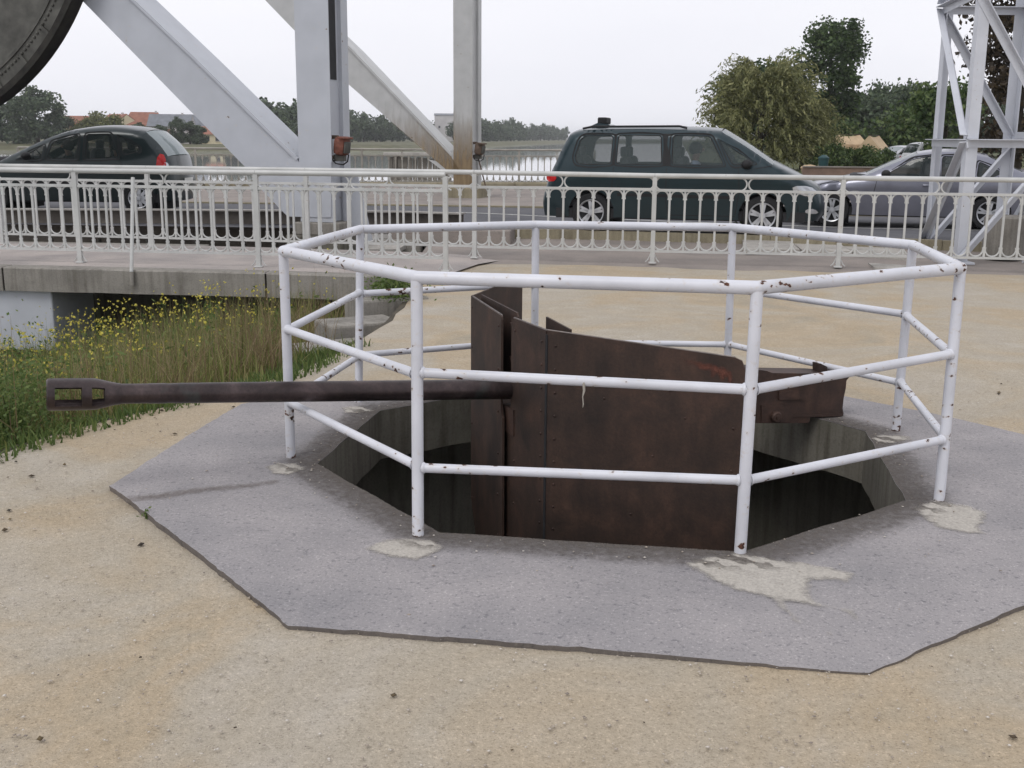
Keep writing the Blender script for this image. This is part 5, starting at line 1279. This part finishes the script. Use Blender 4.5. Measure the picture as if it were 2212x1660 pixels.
# left bank: big tree, yellowish willow, shrubs, houses
c4 = np.concatenate([clumpy(7000, 5.2, 4.4, 5.4, 50, .8, 7.0, .5, .25), clumpy(2500, 5.6, 4.4, 2.4, 24, .8, 2.5, .4)])
bt = leaf_mesh('crown', c4, .42, L_HAZE, 1.4); btt = trunk_mesh('trunk', 11, .4, 9, 3.6, 41)
left_trees = [(82, 275, (1.25, 1.2, 1.02), bt, 'tallest dark tree on the far bank left of the houses'), (128, 285, (.75, .8, .62), bt, 'dark tree at the right shoulder of the tallest bank tree'), (30, 290, (.95, 1, .78), bt, 'dark tree on the far bank beside the bridge segment'), (-20, 285, (1.1, 1, .72), bt, 'dark tree on the far bank half hidden by the bridge segment')]
for i, (u, y, s_, me, lab) in enumerate(left_trees): tree('bank_tree', lab, gpos(u, y, -.6), me, btt, s_, i*1.7, 'trees on the far bank')
yw = leaf_mesh('crown', clumpy(5200, 5.4, 4.4, 3.4, 44, .75, 4.2, .45), .36, L_YEL, 1.8)
tree('bank_willow', 'yellowish round willow on the far bank before the red roofs', gpos(222, 285, -.6), yw, trunk_mesh('trunk', 5, .3, 8, 2.6, 44), (1.0, 1, .98))
tree('bank_willow', 'small yellowish tree left of the round bank willow', gpos(178, 282, -.6), yw, trunk_mesh('trunk', 4, .3, 7, 2.4, 46), (.6, .6, .62))
sh = [(262, 1, .52, 'low green shrub in front of the cream gabled house'), (300, .9, .66, 'dark shrub in front of the red hipped roof'), (345, 1.05, .6, 'dark shrub right of the red hipped roof'), (385, .8, .85, 'dark conical shrub in front of the grey roofed house'), (410, 1.2, .72, 'dense dark shrub behind the rear of the dark car'), (430, .9, .6, 'dark shrub at the edge of the inclined strut')]
for i, (u, sx_, sz_, lab) in enumerate(sh): tree('bank_shrub', lab, gpos(u, 288+i*2, -.6), bt, btt, (.5*sx_, .5, .62*sz_), i*2.2, 'shrubs before the houses')
# far row along the water, copies of three crowns
fc = [leaf_mesh('crown', clumpy(1500, 6, 5, 5.2, 34, 1.0, 6.2, .45), .9, L_HAZE, 1.3), leaf_mesh('crown', clumpy(1400, 4.6, 4.6, 6.2, 30, .9, 7.0, .45, .3), .9, L_HAZE, 1.3), leaf_mesh('crown', clumpy(1300, 7, 5, 4.0, 34, 1.0, 4.8, .45), .9, L_HAZE, 1.3)]
ft = trunk_mesh('trunk', 9, .4, 6, 3.5, 51); rnd = random.Random(5)
row = []
for u in range(560, 650, 11): row.append((u, 330+rnd.uniform(0, 30), .80+rnd.uniform(-.14, .16)))
for u in range(655, 985, 11):
    d = 330+(u-655)*1.15; row.append((u+rnd.uniform(-5, 5), d+rnd.uniform(0, 40), (.98-(u-760)*.0004)*(1+rnd.uniform(-.18, .12))))
for u in range(985, 1125, 9):
    d = 560+(u-985)*1.6; row.append((u+rnd.uniform(-4, 4), d+rnd.uniform(0, 50), 1.02*(1+rnd.uniform(-.2, .14))))
for u in range(1125, 1300, 8):
    d = 900+(u-1125)*2.2; row.append((u+rnd.uniform(-4, 4), d+rnd.uniform(0, 80), 1.0*(1+rnd.uniform(-.25, .1))))
for u in range(430, 560, 16): row.append((u, 330+rnd.uniform(0, 20), .62+rnd.uniform(-.1, .12)))
for u in range(1300, 1640, 14): row.append((u, 420+rnd.uniform(0, 80), .75+rnd.uniform(-.2, .2)))
def far_label(u):
    if u < 560: return 'distant low tree in the far row behind the inclined strut'
    if u < 660: return 'distant tree in the far row between inclined strut and near column'
    if u < 860: return 'distant tree in the far row right of the near column'
    if u < 985: return 'distant tree in the far row seen under the far strut'
    if u < 1130: return 'distant tree in the far row around the stained far column'
    return 'faint distant tree above the water beside the minivan'
for i, (u, y, s_) in enumerate(row):
    if 655 < u < 745 or u > 1225: continue
    t_ = tree('far_tree', far_label(u), gpos(u, y, -.6), fc[i % 3], ft, (s_*1.05, s_, s_), rnd.uniform(0, 6.28), 'far trees across the water')

# ================================================================== HOUSES, TENTS AND FAR THINGS
roofA = mat_plain('orange_roof_tiles', (.26, .115, .078), .85, 0, .25, .8); roofB = mat_plain('grey_slate_roof', (.17, .18, .20), .8, 0, .2, .8); cream = mat_plain('cream_render', (.62, .55, .38), .9, 0, .1, .3); palew = mat_plain('pale_render', (.52, .50, .50), .9, 0, .1, .3)
wing = mat_plain('dark_window_pane', (.03, .035, .04), .2, 0, .2)
def house(label, u, y, w, dp, hw, hr, rz, roof, wall, hip=0.0):
    p = gpos(u, y, -.55); t = thing('house', label, 'house', p, rz, 'houses on the far bank')
    link('wall', G().box((0, 0, hw/2), (w, dp, hw)).mesh('wall', wall), t)
    g = G(); x, yy = w/2+.3, dp/2+.35; h = hw-.1
    g.add([(-x, -yy, h), (x, -yy, h), (x, yy, h), (-x, yy, h), (-x+hip, 0, hw+hr), (x-hip, 0, hw+hr)], [(0, 1, 5, 4), (2, 3, 4, 5), (1, 2, 5), (3, 0, 4)])
    ro = link('roof', g.mesh('roof', roof), t)
    if hip == 0:
        for sx_ in (-1, 1): link('gable', G().add([(sx_*(w/2+.32), -dp/2+.1, hw-.05), (sx_*(w/2+.32), dp/2-.1, hw-.05), (sx_*(w/2+.32), 0, hw+hr-.25)], [(0, 1, 2)]).mesh('gable', wall), t)
    link('chimney', G().box((w*.28, 0, hw+hr-.1), (.55, .55, .9)).mesh('chimney', palew), ro)
    for k in range(3):
        wd = link('window', G().box((-w*.32+k*w*.32, -dp/2-.02, hw*.55), (1.0, .06, 1.2)).mesh('window', wing), t)
        link('sill', G().box((-w*.32+k*w*.32, -dp/2-.08, hw*.55-.68), (1.2, .16, .1)).mesh('sill', palew), wd)
house('long house with low orange roof left of the round bank willow', 172, 318, 11, 8, 4.2, 3.0, .15, roofA, cream)
house('cream gabled house with orange roof right of the bank willow', 258, 320, 9, 9, 4.6, 3.2, -.75, roofA, cream)
house('house with the highest orange hipped roof', 315, 322, 11, 9, 4.8, 3.6, .25, roofA, cream, 2.2)
house('grey slate roofed house behind the dark car', 372, 322, 11, 9, 4.7, 3.2, .1, roofB, palew)
house('second grey roofed house next to the inclined strut', 408, 330, 9, 8, 4.8, 3.2, .2, roofB, palew)
house('low red brick house below the grey roofs', 345, 300, 5, 5, 2.2, 1.6, .1, roofA, roofA)
house('small house with orange roof beyond the bridge strut', 450, 315, 8, 7, 2.6, 2.0, .2, roofA, cream)
house('pale block with flat looking roof above the far trees', 965, 640, 13, 9, 14.0, 1.0, .1, roofB, palew)
house('pale tall silo like building on the far shore', 1183, 1500, 12, 12, 17, 2.0, .1, palew, palew)
house('long low pale shed on the far shore', 1168, 1480, 40, 12, 7, 2.0, .1, palew, palew)
tentm = mat_plain('beige_canvas', (.44, .33, .21), .9, 0, .2, 1.5)
def tent(label, u, y, w, dp, h, rz, wallh=.9):
    t = thing('tent', label, 'tent', gpos(u, y), rz, 'tents in the field')
    g = G(); n = 6; vs = []
    for i in range(n+1):
        x = -w/2+w*i/n; sg = .06*math.sin(PI*i/n)*h
        vs += [(x, -dp/2, 0), (x, -dp/2*.95, wallh-sg*.3), (x, 0, h-sg), (x, dp/2*.95, wallh-sg*.3), (x, dp/2, 0)]
    g.add(vs, [(i*5+k, (i+1)*5+k, (i+1)*5+k+1, i*5+k+1) for i in range(n) for k in range(4)]+[(0, 1, 2, 3, 4), tuple(n*5+k for k in (4, 3, 2, 1, 0))])
    link('canvas', g.mesh('canvas', tentm, smooth=30), t)
    link('door_opening', G().add([(w*.0+.4, -dp/2-.01, .05), (w*.0+.95, -dp/2-.01, .05), (.95, -dp/2*.96-.01, wallh*.9), (.4, -dp/2*.96-.01, wallh*.9)], [(0, 1, 2, 3)]).mesh('door_opening', M['dark']), t)
    link('ridge_pole', G().tube((-w/2-.1, 0, h), (w/2+.1, 0, h), .03, 6).mesh('ridge_pole', M['bark']), t)
tent('steep squarish beige tent beside the dark bush', 1833, 82, 2.1, 1.7, 2.0, .5, 1.35)
tent('wide beige ridge tent with a dark opening right of the squarish one', 1888, 80, 2.4, 2.3, 1.95, 1.0, .7)
tent('very small beige tent between the two larger ones', 1857, 84, .7, .8, 1.0, .2, .4)
# low brown wall, parked vehicles, bin, stone, mooring dolphin
bw = thing('roadside_wall', 'long low brown brick wall between road and field', 'wall', (26, 52, .05))
brick = mat_plain('brown_brick', (.20, .135, .105), .9, 0, .25, 2)
w0, w1 = Vector((12.6, 50.5, .05)), Vector((40, 47, .05))
for i in range(9):
    a, b_ = w0.lerp(w1, i/9), w0.lerp(w1, (i+1)/9); d = b_-a; an = math.atan2(d.y, d.x)
    part(bw, 'wall_panel', G().box((a+b_)/2+Vector((0, 0, .22)), (d.length-.01, .3, .45), an), brick); part(bw, 'wall_cap', G().box((a+b_)/2+Vector((0, 0, .47)), (d.length-.02, .38, .05), an), M['walk'])
white_paint = mat_carpaint('white_car_paint', (.62, .63, .65), 0, .4)
pv_ = dict(van); pv_['paint'] = white_paint; pv_['bumper'] = white_paint; pv_['glass'] = GLASS_D
make_car('parked_van', 'white high roofed vehicle parked in the field beyond the grey saloon', pv_, gpos(2040, 57), R(8), .90)
pb_ = dict(bmw); pb_['paint'] = mat_carpaint('silver_car_paint', (.45, .46, .48), .5)
make_car('parked_car', 'small silver car parked by the hedge beyond the grey saloon bonnet', pb_, gpos(1935, 66), R(205), .92)
bn = thing('litter_bin', 'small dark teal litter bin in the field beside a pale stone', 'bin', gpos(1782, 56))
teal = mat_plain('teal_plastic', (.012, .05, .055), .5)
link('body', G().lathe([(0, 0), (0, .2), (.7, .25), (.72, .25)], (0, 0, 0), (0, 0, 1), 16).mesh('body', teal, smooth=40), bn); link('lid', G().lathe([(.72, .27), (.78, .27), (.9, .1), (.92, 0)], (0, 0, 0), (0, 0, 1), 16).mesh('lid', teal, smooth=40), bn)
g = G().ball((0, 0, .15), (.55, .4, .28), 9, 6); g.v = [(x*(1+.2*math.sin(z*9+x*5)), y*(1+.15*math.cos(x*7)), z) for x, y, z in g.v]
tag(link('pale_stone', g.mesh('pale_stone', tentm), None, gpos(1754, 57)), 'pale rounded stone lying left of the litter bin', 'stone')
dol = thing('mooring_dolphin', 'grey timber mooring dolphin standing in the water behind the quay railing', 'dolphin', (-3.6, 43, -1.9))
timber = mat_plain('weathered_timber', (.15, .135, .115), .9, 0, .35, 2.5)
dl, drr = at_y(838, 337, 43), at_y(976, 338, 43); ztop = (dl.z+drr.z)/2
npk = 13
for i in range(npk):
    x = dl.x+(drr.x-dl.x)*(i+.5)/npk; wd = (drr.x-dl.x)/npk
    part(dol, 'plank', G().box((x, 43+.02*math.sin(i*3), (ztop-2.3)/2-.02*(i % 3)), (wd-.025, .14, ztop+2.2)), timber)
part(dol, 'cap_beam', G().bbox(((dl.x+drr.x)/2, 43, ztop+.06), (drr.x-dl.x+.3, .5, .13), .02), M['concl'])
for x in (dl.x+.3, drr.x-.3): part(dol, 'pile', G().tube((x, 43.5, -2.6), (x, 43.5, ztop), .18, 12), timber, 50)
part(dol, 'deck_boards', G().box(((dl.x+drr.x)/2, 44.2, ztop+.06), (drr.x-dl.x+.3, 1.6, .10)), timber)
cb = at_y(938, 303, 43.8); cabm = mat_plain('grey_cabinet_paint', (.36, .38, .43), .5, .1)
ct = thing('signal_cabinet', 'grey cabinet standing on the mooring dolphin', 'cabinet', (cb.x, 43.9, ztop+.11))
link('cabinet_body', G().bbox((0, 0, .28), (.44, .36, .52), .02).mesh('cabinet_body', cabm), ct)
for sx_ in (-.11, .11): link('cabinet_door', G().bbox((sx_, -.185, .28), (.20, .02, .46), .006).mesh('cabinet_door', cabm), ct)

# ================================================================== GRASS AND FLOWERS ON THE BANK
def bank_z(x, y):
    xe = None
    for (x0, y0), (x1, y1) in zip(sand_edge, sand_edge[1:]):
        if y0 <= y <= y1: xe = x0+(x1-x0)*(y-y0)/(y1-y0)
    if xe is None: xe = -1.05
    d = xe+.12-x
    return d, (-.01-.30*max(0, d-.15) if d < 4 else -1.165-.16*(d-4))
def blades(name, pts_, hts, wid, lean, mat, nseg=3, cur=.35):
    n = len(pts_); a = RNG.random(n)*6.283; d = np.c_[np.cos(a), np.sin(a), np.zeros(n)]; ln = (lean*(RNG.random(n)**1.3))[:, None]
    sd_ = np.c_[-np.sin(a+RNG.normal(size=n)), np.cos(a+RNG.normal(size=n)), np.zeros(n)]; sd_ /= np.linalg.norm(sd_, axis=1)[:, None]
    V = []
    for k in range(nseg+1):
        t = k/nseg; c = pts_+d*(hts[:, None]*ln*(t**1.7))+np.array([0, 0, 1])*(hts*(t-cur*ln[:, 0]*t*t))[:, None]
        w_ = (wid*(1-t*.85))[:, None]; V += [c-sd_*w_/2, c+sd_*w_/2]
    P = np.stack(V, 1); m = 2*(nseg+1); base = (np.arange(n)*m)[:, None]
    Q = np.concatenate([base+np.array([2*k, 2*k+1, 2*k+3, 2*k+2]) for k in range(nseg)], 1).reshape(-1, 4)
    return link(name, np_mesh(name, P.reshape(-1, 3), Q, mat)), P
def bank_pts(n, dmin, dmax, ymin, ymax, dens=None):
    out = []
    while len(out) < n:
        y = ymin+(ymax-ymin)*RNG.random(); xe = lerp_line([(b, a) for a, b in sand_edge], y); d = dmin+(dmax-dmin)*RNG.random(); x = xe+.1-d
        if y > lerp_line(wf, x)-.15: 
            if RNG.random() > .25 or y > lerp_line(wf, x)+.8: continue
        if y > 9.3 and d < (1.0 if x > -2.6 else .3): continue
        if dens and RNG.random() > dens(x, y, d): continue
        out.append((x, y, bank_z(x, y)[1]-.01-.30*max(0, min(1, (y-9.0)/1.0))*max(0, min(1, 1.5-d/2))))
    return np.array(out)
G_GREEN = mat_leaf('meadow_grass', [(.2, (.075, .10, .026)), (.42, (.155, .185, .052)), (.60, (.26, .26, .095)), (.82, (.40, .33, .18))], .4, gain=1.1)
G_DRY = mat_leaf('dry_stems', [(.2, (.11, .075, .040)), (.5, (.21, .155, .085)), (.8, (.34, .27, .16))], .3)
G_LUSH = mat_leaf('lush_leaves', [(.2, (.048, .080, .022)), (.5, (.095, .140, .042)), (.8, (.18, .22, .075))], .4, gain=1.2)
G_FLOW = mat_leaf('yellow_petals', [(.2, (.42, .37, .06)), (.5, (.58, .51, .09)), (.8, (.66, .60, .16))], .3)
p = bank_pts(26000, .0, 6.5, 4.2, 13.9, lambda x, y, d: .4 if d < .5 else 1); d_ = np.array([bank_z(x, y)[0] for x, y, z in p])
h = (.08+.50*np.clip(d_/1.4, 0, 1))*(.40+.80*RNG.random(len(p)))
o, _ = blades('meadow_grass', p, h, .010+.006*RNG.random(len(p)), .75, G_GREEN); tag(o, 'rough green meadow grass covering the bank', 'grass', kind='stuff')
p = bank_pts(4200, .25, 6.0, 6.0, 13.7, lambda x, y, d: (.25+.75*max(0, min(1, (x+5.2)/3.0)))*max(.15, min(1, .55+hash_noise(y, x, 2.6)))); h = .38+.42*RNG.random(len(p))
o, _ = blades('dry_grass', p, h, np.full(len(p), .0065), .95, G_DRY, 4); tag(o, 'tall dry straw coloured stems leaning over the bank', 'dry grass', kind='stuff')
p = bank_pts(3600, -.06, .55, 3.8, 12.5); h = .03+.09*RNG.random(len(p))
o, _ = blades('edge_grass', p, h, .013+.008*RNG.random(len(p)), 1.0, G_LUSH); tag(o, 'short lush grass along the edge of the sandy ground', 'grass', kind='stuff')
# tall yellow-flowered plants: stems, leaves, flower heads
p = bank_pts(1500, .6, 6.2, 5.6, 13.6, lambda x, y, d: (.12+.88*max(0, min(1, (-x-1.8)/2.2)))*max(.06, min(1, .45+1.3*hash_noise(x, y, 2.1)))); h = .46+.48*RNG.random(len(p))
o, P = blades('flower_stems', p, h, np.full(len(p), .007), .5, G_LUSH, 4); tag(o, 'thin green stems of the yellow wildflowers', 'wildflowers', kind='stuff')
tips = P[:, -1]; mids = P[:, -5]
lc = np.concatenate([p+(tips-p)*(RNG.random((len(p), 1))*.8)+RNG.normal(size=(len(p), 3))*.035 for _ in range(9)])
o = link('stem_leaves', leaf_mesh('stem_leaves', lc, .019, G_LUSH, 3.2)); tag(o, 'small green leaves on the wildflower stems', 'wildflowers', kind='stuff')
fl = np.concatenate([tips[RNG.random(len(tips)) < .85]+RNG.normal(size=(int((np.zeros(1)).size)*1, 3))*.0, (tips+RNG.normal(size=tips.shape)*.05)[RNG.random(len(tips)) < .6], (tips*.8+mids*.2+RNG.normal(size=tips.shape)*.06)[RNG.random(len(tips)) < .5]])
fl = np.repeat(fl, 3, 0)+RNG.normal(size=(len(fl)*3, 3))*.006
o = link('yellow_flowers', leaf_mesh('yellow_flowers', fl, .0165, G_FLOW, 1.1, flat=.3)); tag(o, 'small yellow wildflower heads scattered above the bank grass', 'wildflowers', kind='stuff')
# a darker leafy clump at the left edge, the tuft on the block, and weeds by the kerb
def tuft(name, label, c, r, n, size, mat, hgt):
    q = RNG.normal(size=(n, 3))*np.array([r, r, hgt*.4])+np.array([0, 0, hgt*.45]); q = q[q[:, 2] > 0]
    me = leaf_mesh('leaves', q, size, mat, 2.0)
    t = thing(name, label, 'plant', c); link('leaves', me, t)
    g = G()
    for k in range(9):
        a = k*.7; g.path([(0, 0, -.03), (r*.5*math.cos(a), r*.5*math.sin(a), hgt*.5), (r*.9*math.cos(a), r*.9*math.sin(a), hgt*.8)], [.006, .005, .002], 5)
    link('stem', g.mesh('stem', G_LUSH), t)
for u, v_, y, r, hh, lab in ((25, 905, 6.3, .16, .42, 'dark leafy weed clump at the sand edge below the muzzle'), (-15, 860, 6.9, .20, .55, 'tall leafy weed clump half out of view beside the sand'), (60, 860, 7.2, .18, .45, 'leafy weed clump just behind the muzzle of the gun')):
    c = at_y(u, v_, y); tuft('weed_clump', lab, (c.x, y, bank_z(c.x, y)[1]), r, 2600, .014, G_LUSH, hh)
c = at_y(856, 664, 11.9); tuft('weed_tuft', 'bright green weed tuft growing on the upper pale block', (c.x, 11.8, .0), .13, 1500, .022, G_LUSH, .22)
c = on_z(318, 1118, .0); tuft('grass_tuft', 'tiny grass tuft at the corner edge of the asphalt pad', (c.x, c.y, .0), .012, 40, .008, G_LUSH, .03)
c = on_z(1597, 520, .06); tuft('kerb_weed', 'small weed growing at the end of the flat slabs behind the railing', (c.x, c.y, .05), .06, 260, .03, G_LUSH, .28)
c = on_z(1635, 506, .1); tuft('kerb_weed', 'tiny weed sprouting at the kerb under the minivan', (c.x, c.y, .08), .05, 120, .025, G_LUSH, .10)

# ================================================================== HAZE
hz = tag(link('haze', G().box((0, 1200, 7.5), (4400, 2900, 21.0)).mesh('haze', None)), 'thin pale damp haze in the air over the canal', 'haze', kind='stuff')
hm, hn, hl, hb = _mat('haze'); hn.remove(hb)
pvv = hn.new('ShaderNodeVolumePrincipled'); pvv.inputs['Color'].default_value = (.96, .98, 1.0, 1); pvv.inputs['Density'].default_value = .00026; pvv.inputs['Anisotropy'].default_value = .2
hl.new(pvv.outputs[0], hn['Material Output'].inputs['Volume']); hz.data.materials.append(hm)
